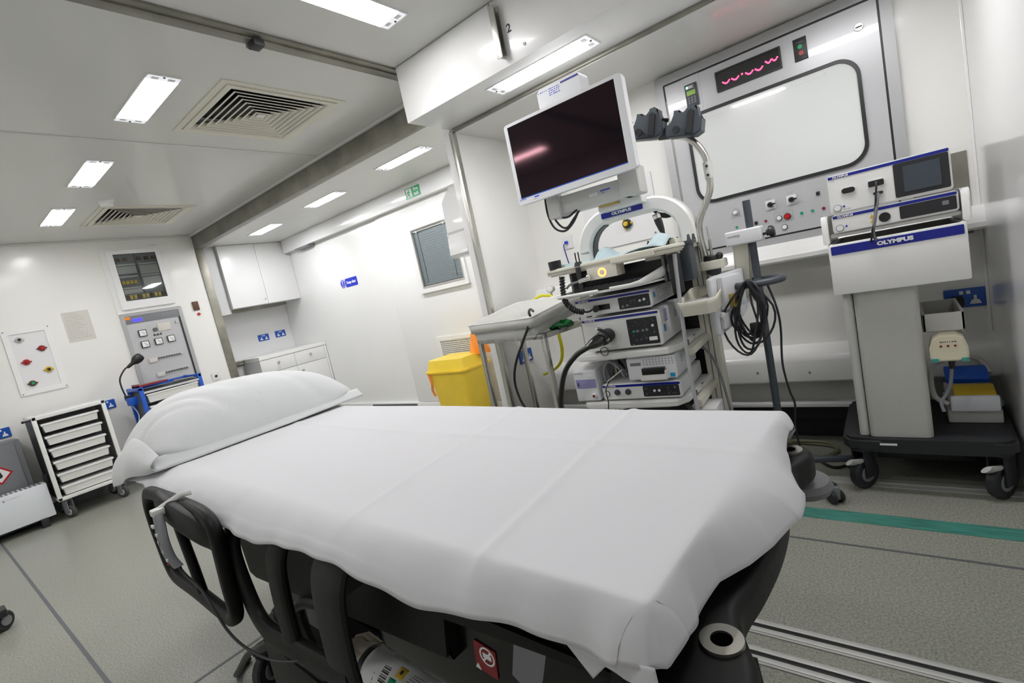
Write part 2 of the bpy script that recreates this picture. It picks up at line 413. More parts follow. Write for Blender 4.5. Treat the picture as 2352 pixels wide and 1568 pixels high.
# ---- window with blind in the front wall
P = WY(YF-.022)
win = MB(P).ringp(rrect(-3.945, -3.235, 1.27, 1.975, .004, 1), rrect(-3.878, -3.275, 1.322, 1.925, .003, 1), 0, .03).build('window_1', 'wall_white'); tag(win, kind='structure')
MB(P).ringp(rrect(-3.878, -3.275, 1.322, 1.925, .003, 1), rrect(-3.864, -3.288, 1.338, 1.910, .003, 1), .002, .034).build('window_frame', 'chrome', win)
for k in range(22):
    z = 1.346+k*.0252
    MB(P).box(-3.863, -3.289, z, z+.0243, .006+.004, .0115).build('slat', 'blind', win)
MB(P).box(-3.863, -3.289, 1.897, 1.910, .004, .026, .002).build('blind_rail', 'wall_white', win)
c = MB(P)
for x in (-3.80, -3.38): c.tube([(x, 1.905, .014), (x+.004, 1.5, .014), (x+.002, 1.37, .014)], .002, 5)
c.build('blind_cord', 'charcoal', win)
c = MB(P)
for x in (-3.81, -3.41): c.box(x, x+.016, 1.887, 1.907, .02, .034, .002)
c.build('blind_bracket', 'white_print', win)

# ================================================================ CEILING FITTINGS
def ceiling_light(x, y, z, label, group, rz=0, on=True):
    t = thing('ceiling_light', label, 'light', (x, y, z), rz, group)
    MB().ringp(rrect(-.298, .298, -.075, .075, .004, 1), rrect(-.292, .292, -.07, .07, .004, 1), -.005, .003).build('frame', 'gloss_white', t, world=False)
    MB().box(-.245, .245, -.070, .070, -.004, .002).build('diffuser', 'lamp_bright' if z < 2.4 and z > 2.3 else 'lamp_on', t, world=False)
    for s_ in (-1, 1):
        a = MB().box(min(s_*.245, s_*.292), max(s_*.245, s_*.292), -.070, .070, -.0035, .002).build('end_cap', 'lamp_end', t, world=False)
        for y_ in (-.035, .035): MB().box(min(s_*.252, s_*.276), max(s_*.252, s_*.276), y_-.015, y_+.015, -.0055, -.0035, .001).build('lamp_holder', 'white_print', a, world=False)
        MB().cyl((s_*.281, 0, -.0035), (s_*.281, 0, -.007), .005, seg=10).build('screw', 'charcoal', a, world=False)
    return t
GM, GE = 'fluorescent lights in the main ceiling', 'fluorescent lights in the lower extension ceiling'
ceiling_light(-2.91, 1.10, CE, 'rectangular fluorescent ceiling light beside the larger nearer air vent', GM)
ceiling_light(-4.16, 1.11, CE, 'rectangular fluorescent ceiling light, middle of the row, between the two air vents', GM)
ceiling_light(-5.33, 1.12, CE, 'rectangular fluorescent ceiling light closest to the left wall, beside the smoke detector', GM)
ceiling_light(-1.71, 1.49, CE, 'long bright fluorescent light turned crossways, cut off by the top of the photo', GM, PI/2)
ceiling_light(-3.06, 2.90, FC, 'fluorescent light of the lower ceiling nearest the fire exit sign', GE)
ceiling_light(-4.30, 2.93, FC, 'middle fluorescent light of the three beyond the grey steel beam', GE)
ceiling_light(-5.55, 2.93, FC, 'fluorescent light of the lower ceiling nearest the wall cupboard', GE)
ceiling_light(-1.265, 2.225, SB, 'fluorescent light under the white soffit, above the monitor', 'fluorescent lights under the soffit')
ceiling_light(-.10, 2.225, SB, 'fluorescent light under the soffit outside the photo', 'fluorescent lights under the soffit')
for x, wd in ((-4.6, 'by the left wall'), (-3.0, 'in the middle of the row'), (-.95, 'nearest the camera')): ceiling_light(x, -.4 if x < -2 else .15, CE, 'added unseen fluorescent ceiling light, '+wd, 'added unseen lights behind the camera')  # unseen lamps added for fill; the nearest brightens the foot of the bed

def air_vent(x, y, z, label):
    t = thing('ceiling_vent', label, 'vent', (x, y, z), 0, 'square air vents in the main ceiling')
    sq = lambda a: [(-a, -a), (a, -a), (a, a), (-a, a)]
    MB().ringp(sq(.36), sq(.325), -.004, .004).build('frame', 'plastic_cream', t, world=False)
    MB().ringp(sq(.321), sq(.300), -.009, .004).build('rim', 'plastic_cream', t, world=False)
    MB().box(-.250, .250, -.250, .250, .05, .055).build('duct', 'black', t, world=False)
    for k in range(8):
        a = .300-k*.0355; b = MB()
        for nm, qs in (('plastic_cream', ((sq(a), -.008), (sq(a-.011), -.008), (sq(a-.031), .016))), ('black', ((sq(a-.033), .019), (sq(a), -.006)))):  # black upper faces paint the shade in the gaps between slats
            b.use(nm); tb = bmesh.new(); V = [[tb.verts.new((p[0], p[1], zz)) for p in q] for q, zz in qs]
            for A, B in zip(V, V[1:]):
                for i in range(4): tb.faces.new((A[i], A[(i+1) % 4], B[(i+1) % 4], B[i]))
            b._merge(tb)
        b.build('slat', None, t, world=False)
    MB().box(-.022, .022, -.022, .022, -.007, .0).build('centre_plate', 'white_print', t, world=False)
    return t
air_vent(-2.905, 1.69, CE, 'larger square air vent with stepped cream slats, nearer to the bed')
air_vent(-5.33, 1.69, CE, 'small looking square air vent beside the smoke detector near the left wall')
t = thing('smoke_detector', 'round white smoke detector hanging beside the far air vent', 'detector', (-4.80, 1.33, CE))
MB().lathe((0, 0, 0), (0, 0, -.05), [(.055, 0), (.055, .35), (.045, .45)], 24).build('base', 'gloss_white', t, world=False)
MB().lathe((0, 0, -.02), (0, 0, -.055), [(.043, 0), (.043, .55), (.034, .9), (.02, 1)], 24).build('head', 'plastic_white', t, world=False)
t = thing('door_sensor', 'small black box clipped under the steel strip across the ceiling', 'sensor', (-2.12, 1.30, CE-.02))
MB().box(-.030, .030, -.024, .024, -.028, 0, .003).build('body', 'charcoal', t, world=False)
MB().box(-.052, -.03, -.02, .02, -.012, .004, .002).build('bracket', 'mid_grey', t, world=False)
t = thing('wall_bracket', 'upright brushed steel hook bracket on the soffit face beside the number 2', 'bracket', (-1.345, 2.06, 2.23))
MB().box(-.018, .018, -.006, 0, 0, .22, .002).build('plate', 'steel', t, world=False)
MB().box(-.016, -.011, -.034, -.006, .0, .235, .001).box(-.016, .014, -.038, -.033, -.012, .22, .001).build('hook', 'steel', t, world=False)
tag(text('number_marking', '2', .052, at(WY(2.06), -1.293, 2.335, .0002), 'black_print', bold=.001), 'small black number 2 printed on the white soffit', 'marking')
tag(MB(WY(2.06)).cyl((-1.226, 2.238, 0), (-1.226, 2.238, .006), .007, seg=12).build('screw_cap', 'plastic_grey'), 'small grey screw cap on the soffit face', 'screw')
# ================================================================ ALCOVE: cupboards, worktop, sockets
def socket_symbols(o_frame, cx, cy, k, mn, parent, pins='white_print'):
    a = MB(o_frame)
    for s_ in (-.25, .25):
        x = cx+s_*k
        a.box(x-.004, x+.004, cy+.002, cy+.016, 0, .0012); 
        for q in (-1, 1): a.box(x+q*.011-.006, x+q*.011+.006, cy-.018, cy-.010, 0, .0012)
    a.box(cx-.008, cx+.008, cy+.024, cy+.034, 0, .003)
    o = a.build('socket_holes', mn, parent); o['kind'] = 'stuff'
def double_socket(frame, x, z, label, group='blue double wall sockets', w_=.146, h_=.088, cat='socket'):
    p = frame @ Vector((x, z-h_/2, 0)); t = thing('wall_socket', label, cat, p, 0, group)
    MB(frame).rbox(x-w_/2, x+w_/2, z-h_/2, z+h_/2, 0, .011, .006, .002).build('face_plate', 'blue_socket', t)
    for s_ in (-1, 1):     # rocker switches and trapezoid socket symbols
        MB(frame).box(x+s_*.012-.007, x+s_*.012+.007, z+.018, z+.034, .010, .0145, .001).build('switch', 'white_print', t)
        MB(frame).prism([(x+s_*.034-.021, z-.030), (x+s_*.034+.021, z-.030), (x+s_*.034+.013, z-.012), (x+s_*.034+.005, z-.008), (x+s_*.034+.005, z+.01), (x+s_*.034-.005, z+.01), (x+s_*.034-.005, z-.008), (x+s_*.034-.013, z-.012)], .0105, .0125).build('pin_holes', 'white_print', t)
    return t
CF = -6.36
t = thing('wall_cupboard', 'white two-door wall cupboard beneath the lower ceiling in the alcove', 'cupboard', (-6.6, 3.14, 1.585))
MB().box(XA, CF-.018, 2.70, 3.598, 1.60, FC).box(XA, CF-.018, 2.70, 3.598, 1.585, 1.60).build('body', 'laminate_side', t)
for y0, y1 in ((2.702, 3.148), (3.152, 3.596)):
    MB().box(CF-.018, CF, y0, y1, 1.585, FC-.004, .0015).build('door', 'laminate', t)
d = bpy.data.objects['door']
MB(WX(CF)).cyl((3.12, 1.645, 0), (3.12, 1.645, .006), .009, seg=12).build('lock', 'steel', d)
MB().box(XA, -6.60, 2.72, 3.50, 1.552, 1.585, .002).build('light_pelmet', 'taupe_steel', t)
WF = -6.05
t = thing('worktop', 'cream white worktop with rounded edge under the wall cupboard', 'worktop', (-6.4, 3.1, .90))
MB().prism([(XA+.006, 2.535), (-6.47, 2.535), (-6.47, 2.70), (WF-.005, 2.70), (WF-.005, 3.596), (XA+.006, 3.596)], .901, .945, .005).build('top', 'plastic_white', t)
MB().box(-6.482, -6.468, 2.53, 2.70, .89, .948, .002).build('edge_strip', 'taupe_steel', t)
MB().box(XA+.001, XA+.005, 2.535, 3.596, .945, 1.552).build('splash_panel', 'laminate', t)
t = thing('base_cabinet', 'white base cabinet with two drawers over two doors under the worktop', 'cabinet', (-6.4, 3.15, 0))
MB().box(XA+.006, WF-.03, 2.70, 3.59, .08, .899).build('body', 'laminate_side', t)
MB().box(XA+.006, WF-.06, 2.70, 3.59, 0, .08).build('plinth', 'mid_grey', t)
MB().box(WF-.03, WF-.004, 3.565, 3.592, .08, .898, .001).build('end_post', 'laminate', t)
for y0, y1 in ((2.702, 3.138), (3.142, 3.562)):
    dr = MB().box(WF-.03, WF-.01, y0, y1, .735, .898, .0015).build('drawer', 'laminate', t)
    ym = (y0+y1)/2; MB(WX(WF-.01)).cyl((ym, .835, 0), (ym, .835, .02), .013, .015, seg=16, bev=.002).build('knob', 'steel', dr)
    do = MB().box(WF-.03, WF-.01, y0, y1, .085, .73, .0015).build('door', 'laminate', t)
    ky = 3.09 if y0 < 3 else 3.20
    MB(WX(WF-.01)).cyl((ky, .655, 0), (ky, .655, .02), .013, .015, seg=16, bev=.002).build('knob', 'steel', do)
tag(MB().box(XA, -6.50, 2.53, 2.698, 0, .885).build('infill_panel', 'laminate_side'), 'plain grey infill panel between the steel post and the base cabinet', 'panel')
double_socket(WX(XA+.004), 3.185, 1.165, 'blue double socket over the worktop, nearer to the steel post')
double_socket(WX(XA+.004), 3.425, 1.170, 'blue double socket over the worktop, nearer to the corner')
# ---- signs on the front wall
t = thing('fire_exit_sign', 'green and white fire exit sign on the long white soffit', 'sign', (-3.63, 3.50, 2.22))
MB(WY(3.5)).box(-3.77, -3.555, 2.215, 2.315, 0, .003).build('plate', 'green_sign', t)
MB(WY(3.497)).box(-3.762, -3.675, 2.222, 2.308, 0, .0008).build('pictogram_field', 'white_print', t)
pg = MB(WY(3.4962)); gx = -3.722
pg.cyl((gx+.008, 2.293, 0), (gx+.008, 2.293, .001), .0075, seg=12).prism([(gx-.006, 2.283), (gx+.010, 2.284), (gx+.006, 2.255), (gx-.010, 2.258)], 0, .001)
for a_, b_ in (((gx-.004, 2.28), (gx-.024, 2.268)), ((gx+.008, 2.28), (gx+.024, 2.266)), ((gx-.006, 2.258), (gx-.014, 2.240)), ((gx-.014, 2.240), (gx-.030, 2.238)), ((gx+.002, 2.257), (gx+.012, 2.238)), ((gx+.012, 2.238), (gx+.010, 2.225))):
    pg.tube([(*a_, .0005), (*b_, .0005)], .0035, 6)
pg.box(gx-.04, gx-.034, 2.222, 2.308, 0, .001).build('running_figure', 'green_sign', t)
text('wording', 'Fire', .044, at(WY(3.4968), -3.613, 2.287, .0003), 'white_print', t, bold=.0015)
text('wording', 'exit', .044, at(WY(3.4968), -3.613, 2.243, .0003), 'white_print', t, bold=.0015)
P = WY(YF); t = thing('fire_door_sign', 'blue sign reading Keep clear with round exclamation mark on the white wall', 'sign', (-5.2, YF, 1.55))
MB(P).rbox(-5.275, -5.035, 1.552, 1.655, 0, .004, .008).build('plate', 'blue_sign', t)
text('wording', 'Keep clear', .046, at(P, -5.155, 1.604, .0044), 'white_print', t, bold=.0015, sx=.95)
MB(P).cyl((-5.335, 1.604, 0), (-5.335, 1.604, .004), .052, seg=32).build('round_plate', 'blue_sign', t)
a = MB(P).ringp([(-5.335+.045*math.cos(k*PI/16), 1.604+.045*math.sin(k*PI/16)) for k in range(32)], [(-5.335+.040*math.cos(k*PI/16), 1.604+.040*math.sin(k*PI/16)) for k in range(32)], .004, .005)
a.prism([(-5.342, 1.636), (-5.328, 1.636), (-5.331, 1.592), (-5.339, 1.592)], .004, .005).cyl((-5.335, 1.580, .004), (-5.335, 1.580, .005), .006, seg=10).build('exclamation_mark', 'white_print', t)
# ---- grille, dispenser, yellow bin
P = WY(YF-.022); t = thing('wall_grille', 'white framed wall grille with square mesh behind the yellow bin', 'grille', (-3.62, YF-.022, .44))
MB(P).ringp(rrect(-3.89, -3.33, .42, .79, .004, 1), rrect(-3.845, -3.375, .46, .745, .003, 1), 0, .012).build('frame', 'plastic_white', t)
MB(P).box(-3.845, -3.375, .46, .745, 0, .002).build('backing', 'black', t)
a = MB(P)
for k in range(24): a.box(-3.845+k*.02, -3.838+k*.02, .46, .745, .004, .007)
for k in range(15): a.box(-3.845, -3.375, .462+k*.0195, .469+k*.0195, .003, .008)
tag(a.build('mesh', 'plastic_white', t), kind='stuff')
t = thing('wall_dispenser', 'tall white box dispenser on the left side of the partition', 'dispenser', (-2.2, 2.42, 1.42))
pl = [(2.405, 1.43), (2.25, 1.43), (2.235, 1.45), (2.245, 1.56), (2.262, 1.585), (2.252, 1.60), (2.262, 1.80), (2.36, 1.905), (2.405, 1.905)]
# box hangs on the partition's left face, seen past its edge
MB(fr((-2.31, 0, 0), (0, 1, 0), (0, 0, 1))).prism([(y+.17, z) for y, z in pl], 0, .178, .008).build('body', 'gloss_white', t)
t = thing('clinical_waste_bin', 'yellow lidded clinical waste bin in front of the wall grille', 'bin', (-3.4, 3.33, 0))
def taper(x0, x1, y0, y1, z0, z1, r, s_, mb=None):
    mb = mb or MB(); tb = bmesh.new(); cx, cy_ = (x0+x1)/2, (y0+y1)/2; rings = []
    for z, k in ((z0, s_), (z1, 1)): rings.append([tb.verts.new((cx+(px_-cx)*k, cy_+(py_-cy_)*k, z)) for px_, py_ in rrect(x0, x1, y0, y1, r, 4)])
    n = len(rings[0])
    for i in range(n): tb.faces.new((rings[0][i], rings[0][(i+1) % n], rings[1][(i+1) % n], rings[1][i]))
    tb.faces.new(rings[0][::-1]); tb.faces.new(rings[1]); return mb._merge(tb)
taper(-3.66, -3.16, 3.14, 3.50, 0, .50, .05, .80).build('body', 'bin_yellow', t)
MB().rbox(-3.685, -3.135, 3.115, 3.525, .49, .515, .05, .006).build('rim', 'bin_yellow', t)
a = taper(-3.665, -3.155, 3.13, 3.51, .615, .515, .05, .90); 
a.build('lid', 'bin_yellow', t)
MB().tube(spline([(-3.63, 3.125, .50), (-3.60, 3.118, .40), (-3.625, 3.13, .33), (-3.61, 3.14, .27)], 4), .012, 8, flat=.5).build('strap', 'orange', t)
t = thing('orange_waste_bag', 'crumpled orange plastic bag standing behind the yellow bin lid', 'bag', (-3.18, 3.42, .6))
def obag(u, v):
    a_ = u*2*PI; r_ = .085*(1-.35*v)+.012*math.sin(5*a_+6*v)
    return Vector((-3.17+r_*1.3*math.cos(a_), 3.43+r_*.8*math.sin(a_), .60+.19*v+.015*math.sin(3*a_)*v))
MB().grid(obag, 36, 10).build('bag', 'orange', t)

# ================================================================ LEFT WALL
P = WX(XL)
t = thing('gas_outlet_panel', 'white recessed wall panel with five coloured gas outlets', 'panel', (XL, .86, 1.11))
MB(P).ringp(rrect(.685, 1.02, 1.11, 1.72, .006, 1), rrect(.725, .975, 1.155, 1.675, .004, 1), 0, .012).build('frame', 'wall_white', t)
MB(P).box(.725, .975, 1.155, 1.675, 0, .003).build('back_panel', 'laminate', t)
for y, z, cc, ic in ((.79, 1.62, 'plastic_grey', 'black'), (.92, 1.512, 'dark_red', 'red'), (.79, 1.41, 'red', 'dark_red'), (.92, 1.308, 'amber', 'black'), (.785, 1.21, 'brown', 'green_dot')):
    o = MB(P).cyl((y, z, .003), (y, z, .022), .027, .024, 20, .003).build('gas_outlet', cc, t)
    MB(P).cyl((y, z, .022), (y, z, .034), .014, .011, 16).build('connector', ic, o)
    q = MB(P)
    for s_ in (-1, 1): q.box(y+s_*.03-.006, y+s_*.03+.006, z-.006, z+.006, .003, .014, .001)
    tag(q.build('locking_lug', cc, o), kind='stuff')
q = MB(P)
for y, z in ((.70, 1.705), (1.005, 1.705), (.70, 1.125), (1.005, 1.125)): q.cyl((y, z, .012), (y, z, .014), .006, seg=8)
tag(q.build('screws', 'mid_grey', t), kind='stuff')
t = thing('wall_notice', 'pale printed paper notice between gas panel and fuse cabinet', 'notice', (XL, 1.23, 1.52))
MB(P).box(1.125, 1.335, 1.515, 1.81, 0, .0015).build('sheet', 'paper', t)
q = MB(P @ Matrix.Translation((0, 0, .0015)))
for k in range(13):
    scribble(q, 1.145, 1.145+random.uniform(.08, .165), 1.785-k*.0195 if k else 1.79, .005, 12, .0004)
tag(q.build('print', 'grey_print', t), kind='stuff')
t = thing('fuse_cabinet', 'white wall cabinet with glass door showing fuses and breakers', 'cabinet', (XL, 1.84, 1.71))
MB(P).ringp(rrect(1.555, 2.135, 1.71, 2.395, .006, 1), rrect(1.60, 2.09, 1.75, 2.365, .004, 1), 0, .012).build('frame', 'wall_white', t)
MB(P).ringp(rrect(1.60, 2.09, 1.75, 2.365, .004, 1), rrect(1.655, 2.035, 1.835, 2.325, .004, 1), 0, .035).build('door', 'gloss_white', t)
MB(P).box(1.655, 2.035, 1.835, 2.325, .001, .003).build('back_plate', 'mid_grey', t)
MB(P).box(1.838, 1.852, 1.84, 2.32, .003, .010).build('divider', 'dark_grey', t)
for zz in (2.215, 2.09, 1.97):
    for y0, y1 in ((1.66, 1.832), (1.858, 2.03)):
        if zz == 1.97 and y0 > 1.8: continue
        MB(P).box(y0, y1, zz-.009, zz+.009, .003, .009, .001).build('busbar', 'plastic_grey', t)
for y in (1.69, 1.755, 1.875, 1.945, 2.01): MB(P).box(y-.018, y+.018, 2.255, 2.29, .003, .02, .002).build('breaker', 'brown', t)
for y in (1.685, 1.72, 1.755, 1.79): MB(P).box(y-.015, y+.015, 2.01, 2.05, .003, .016, .002).build('fuse_holder', 'gold', t)
for k in range(10): MB(P).box(1.662+k*.037, 1.690+k*.037, 1.85, 1.895, .003, .018, .002).build('terminal', 'gold' if k % 3 else 'brown', t)
for z0, z1, y0, y1 in ((2.12, 2.20, 1.665, 1.83), (2.105, 2.2, 1.86, 2.03), (1.985, 2.07, 1.86, 2.03), (1.91, 1.955, 1.665, 1.83)):
    MB(P).box(y0, y1, z0, z1, .003, .012, .002).build('module', 'plastic_grey', t)
MB(P).box(1.652, 2.038, 1.832, 2.328, .027, .030).build('glass_pane', 'cabinet_glass', t)
q = MB(P); scribble(q, 1.99, 2.08, 2.405, .008, 7, .0015); tag(q.build('door_label', 'grey_print', t), kind='stuff')
t = thing('electrical_panel', 'grey electrical control panel with meters below the fuse cabinet', 'panel', (XL, 1.86, .70))
MB(P).ringp(rrect(1.565, 2.135, .68, 1.705, .004, 1), rrect(1.60, 2.10, .70, 1.68, .004, 1), 0, .014).build('frame', 'frame_silver', t)
MB(P).box(1.60, 2.10, .70, 1.68, 0, .004).build('face', 'panel_silver', t)
MB(P).box(1.60, 2.10, 1.60, 1.68, .004, .010, .001).build('header', 'mid_grey', t)
MB(P).box(2.085, 2.10, .70, 1.60, .004, .012).build('cable_edge', 'charcoal', t)
MB(P).box(1.60, 1.645, 1.645, 1.675, .010, .014).build('warning_label', 'orange', t)
MB(P).box(1.66, 1.75, 1.615, 1.648, .010, .012).build('display', 'lcd_blue', t)
q = MB(P @ Matrix.Translation((0, 0, .010))); scribble(q, 1.93, 2.07, 1.64, .008, 12, .0006); tag(q.build('print', 'grey_print', t), kind='stuff')
for y, z in ((1.715, 1.485), (1.71, 1.365), (1.835, 1.37), (1.955, 1.375)):
    mtr = MB(P).box(y-.036, y+.036, z-.036, z+.036, .004, .022, .003).build('meter', 'charcoal', t)
    MB(P).box(y-.029, y+.029, z-.029, z+.029, .022, .0235).build('dial', 'white_print', mtr)
    MB(P).tube([(y+.02, z-.02, .0245), (y-.008, z+.014, .0245)], .0015, 5).build('needle', 'black', mtr)
for y in (1.815, 1.845, 1.875): MB(P).cyl((y, 1.445, .004), (y, 1.445, .016), .009, seg=12).build('indicator', 'black', t)
MB(P).cyl((1.835, 1.50, .004), (1.835, 1.50, .02), .022, .02, 14).build('selector', 'dark_grey', t)
MB(P).box(1.862, 1.985, 1.475, 1.56, .004, .012, .002).build('isolator_cover', 'paper', t)
for z in (1.545, .84): MB(P).cyl((2.05, z, .004), (2.05, z, .022), .012, seg=12).build('lock', 'steel', t)
for z, dy in ((1.185, 0), (1.02, .03)):
    MB(P).box(1.70+dy, 1.775+dy, z-.025, z+.02, .004, .018, .002).build('breaker_cover', 'paper', t)
    MB(P).box(1.775+dy, 2.02+dy*.6, z-.002, z+.020, .004, .014, .001).build('breaker_rail', 'plastic_grey', t)
    for k in range(9): MB(P).box(1.782+dy+k*.025, 1.80+dy+k*.025, z+.002, z+.016, .014, .022, .001).build('breaker', 'dark_grey', t)
MB(P).cyl((1.90, .885, .004), (1.90, .885, .014), .008, seg=10).build('indicator', 'red', t)
t = thing('call_point', 'brown call point with round red button beside the grey post', 'switch', (XL, 2.29, 1.6))
MB(P).box(2.255, 2.315, 1.635, 1.735, 0, .018, .003).build('body', 'brown', t)
MB(P).cyl((2.295, 1.588, 0), (2.295, 1.588, .008), .017, seg=18).build('button', 'red', t)
t = thing('aerial_socket', 'white single wall outlet with black centre low beside the post', 'socket', (XL, 2.285, .80))
MB(P).rbox(2.24, 2.328, .805, .89, 0, .009, .004, .002).build('plate', 'laminate', t)
MB(P).cyl((2.285, .85, .009), (2.285, .85, .015), .014, seg=14).build('connector', 'black', t)
double_socket(P, .475, .835, 'blue double socket at the very left edge of the photo, above the grey cabinet')
double_socket(P, 1.245, .845, 'blue double socket behind the top right corner of the drawer trolley')

# ---- castor builder
def castor(parent, x, y, ztop, r=.05, wdt=.028, face=0, m_wheel='rubber', m_fork='mid_grey', hood=None):
    """wheel on the floor at z=r under a fork; parent in world axes unless rotated"""
    Q = world_of(parent) @ Matrix.Translation((x, y, 0)) @ Matrix.Rotation(face, 4, 'Z')
    o = MB(Q).cyl((0, 0, ztop-.012), (0, 0, ztop), r*.62, seg=16).box(-r*.5, r*.35, -wdt/2-.012, -wdt/2-.004, r*.8, ztop-.006, .002).box(-r*.5, r*.35, wdt/2+.004, wdt/2+.012, r*.8, ztop-.006, .002).box(-r*.5, r*.35, -wdt/2-.012, wdt/2+.012, ztop-.02, ztop-.008, .002).build('castor', m_fork, parent)
    MB(Q).cyl((0, -wdt/2, r), (0, wdt/2, r), r, seg=28, bev=.006).build('tyre', m_wheel, o)
    MB(Q).cyl((0, -wdt/2-.003, r), (0, wdt/2+.003, r), r*.55, seg=18, bev=.002).build('wheel_hub', hood or 'plastic_grey', o)
    return o
# ---- white drawer trolley
t = thing('drawer_trolley', 'white framed trolley of six open trays standing against the left wall', 'trolley', (-5.95, .88, 0))
y0, y1, x0, x1, z0, z1 = .635, 1.135, -6.18, -5.75, .175, .93
for x in (x0, x1-.028):
    for y in (y0, y1-.03): MB().box(x, x+.028, y, y+.03, z0, z1, .003).build('post', 'plastic_white', t)
MB().box(x0, x1, y0, y1, z1-.032, z1, .004).build('top_panel', 'gloss_white', t)
MB().box(x0, x1, y0, y1, z0, z0+.028, .004).build('bottom_panel', 'plastic_white', t)
MB().box(x0, x0+.006, y0+.03, y1-.03, z0, z1-.03).build('back_panel', 'laminate_side', t)
MB().box(x0+.028, x1-.028, y0+.002, y0+.006, z0+.03, z1-.03).build('side_panel', 'charcoal', t)
MB().box(x0+.028, x1-.028, y1-.006, y1-.002, z0+.03, z1-.03).build('side_panel', 'laminate_side', t)
for k in range(6):
    zt = .855-k*.113
    dr = MB().box(x0+.03, x1-.004, y0+.045, y1-.062, zt-.018, zt, .003).build('tray', 'gloss_white', t)
    taper(x0+.035, x1-.010, y0+.052, y1-.070, zt-.078, zt-.012, .01, .95).build('tray_body', 'plastic_white', dr)
    for y in (y0+.031, y1-.06): MB().box(x0+.03, x1-.02, y, y+.014, zt-.02, zt-.008).build('runner', 'charcoal', dr)
MB().tube([(x1-.01, y0, .91), (x1-.01, y0-.045, .91)], .008, 8).ball((x1-.01, y0-.05, .91), .012, 10).build('knob', 'charcoal', t)
for x in (x0+.06, x1-.06):
    for y in (y0+.06, y1-.06): castor(t, x+5.95, y-.88, .178, .055, .03, .5)
# ---- grey steel cabinet and white heater
t = thing('steel_cabinet', 'dark grey steel cabinet with red diamond hazard label behind the heater', 'cabinet', (-6.15, .2, 0))
MB().box(-6.28, -6.02, -.25, .555, .02, .77, .004).build('body', 'mid_grey', t)
MB().box(-6.02, -6.0, -.235, .515, .06, .745, .002).build('door', 'mid_grey', t)
q = WX(-6.0); c_ = (.375, .52)
MB(q).prism([(c_[0]-.085, c_[1]), (c_[0], c_[1]-.085), (c_[0]+.085, c_[1]), (c_[0], c_[1]+.085)], 0, .001).build('hazard_border', 'red', t)
hz = MB(q).prism([(c_[0]-.066, c_[1]), (c_[0], c_[1]-.066), (c_[0]+.066, c_[1]), (c_[0], c_[1]+.066)], .001, .0018).build('hazard_field', 'white_print', t)
MB(q).cyl((c_[0], c_[1]-.012, .0018), (c_[0], c_[1]-.012, .0024), .018, seg=16).prism([(c_[0]-.016, c_[1]), (c_[0]+.016, c_[1]), (c_[0]+.004, c_[1]+.042)], .0018, .0024).build('flame_symbol', 'black_print', hz)
t = thing('convector_heater', 'low white convector heater on black feet in front of the grey cabinet', 'heater', (-5.9, .25, 0))
MB().box(-5.95, -5.80, -.30, .605, .075, .365, .008).build('casing', 'plastic_cool', t)
MB(WX(-5.80)).cyl((.335, .325, 0), (.335, .325, .001), .008, seg=12).build('badge', 'grey_print', t)
q = MB(WX(-5.80)); scribble(q, .35, .44, .327, .005, 10, .0008); tag(q.build('print', 'grey_print', t), kind='stuff')
for y in (-.2, .5): MB().box(-5.98, -5.79, y, y+.05, 0, .078, .004).build('foot', 'charcoal', t)
q = MB()
for k in range(30): q.box(-5.94, -5.81, -.28+k*.029, -.265+k*.029, .3645, .3652)
tag(q.build('outlet_louvres', 'mid_grey', t), kind='stuff')
MB().box(-5.93, -5.87, .605, .635, .30, .42, .005).build('control_box', 'charcoal', t)
# ---- blue framed trolley
t = thing('blue_trolley', 'blue framed trolley with white drawers below the electrical panel', 'trolley', (-5.95, 1.67, 0))
y0, y1, x0, x1 = 1.405, 1.955, -6.17, -5.75
for x in (x0, x1-.03):
    for y in (y0, y1-.035): MB().box(x, x+.03, y, y+.035, .12, .955, .004).build('post', 'blue_frame', t)
for y in (y0, y1-.03):
    for z in (.14, .92): MB().box(x0, x1, y, y+.03, z, z+.03, .004).build('side_rail', 'blue_frame', t)
MB().box(x0, x0+.025, y0, y1, .92, .95, .004).build('back_rail', 'blue_frame', t)
MB().box(x1-.025, x1, y0+.03, y1-.03, .885, .905, .003).build('front_rail', 'laminate_side', t)
MB().box(x0+.01, x1-.01, y0+.036, y1-.036, .90, .915, .002).build('top_tray', 'charcoal', t)
MB().box(x0+.03, x1-.03, y0+.036, y0+.04, .17, .9).build('side_panel', 'dark_grey', t)
MB().box(x0+.002, x0+.006, y0+.036, y1-.036, .17, .9).build('back_panel', 'laminate_side', t)
MB().box(x0, x1, y0, y1, .12, .145, .004).build('bottom_panel', 'blue_frame', t)
for k in range(6):
    zt = .875-k*.12
    dr = MB().box(x0+.03, x1+.004, y0+.045, y1-.045, zt-.014, zt, .003).build('drawer', 'gloss_white', t)
    taper(x0+.035, x1-.002, y0+.05, y1-.05, zt-.085, zt-.014, .01, .96).build('drawer_body', 'plastic_white', dr)
for x in (x0+.05, x1-.05):
    for y in (y0+.05, y1-.05): castor(t, x+5.95, y-1.67, .122, .045, .03, .3)
MB().box(-5.95, -5.86, y0-.075, y0, .80, .875, .006).build('clamp_box', 'blue_frame', t)
MB().tube(spline([(-5.91, y0-.05, .80), (-5.91, y0-.02, .70), (-5.90, y0-.04, .60), (-5.9, y0-.01, .52)], 5), .005, 6).build('cable', 'plastic_white', t)
t = thing('gooseneck_lamp', 'black gooseneck lamp rising from the corner of the blue trolley', 'lamp', (-5.97, 1.35, .875))
LX = -5.98
MB().box(LX-.025, LX+.025, 1.335, 1.40, .855, .90, .004).build('clamp', 'charcoal', t)
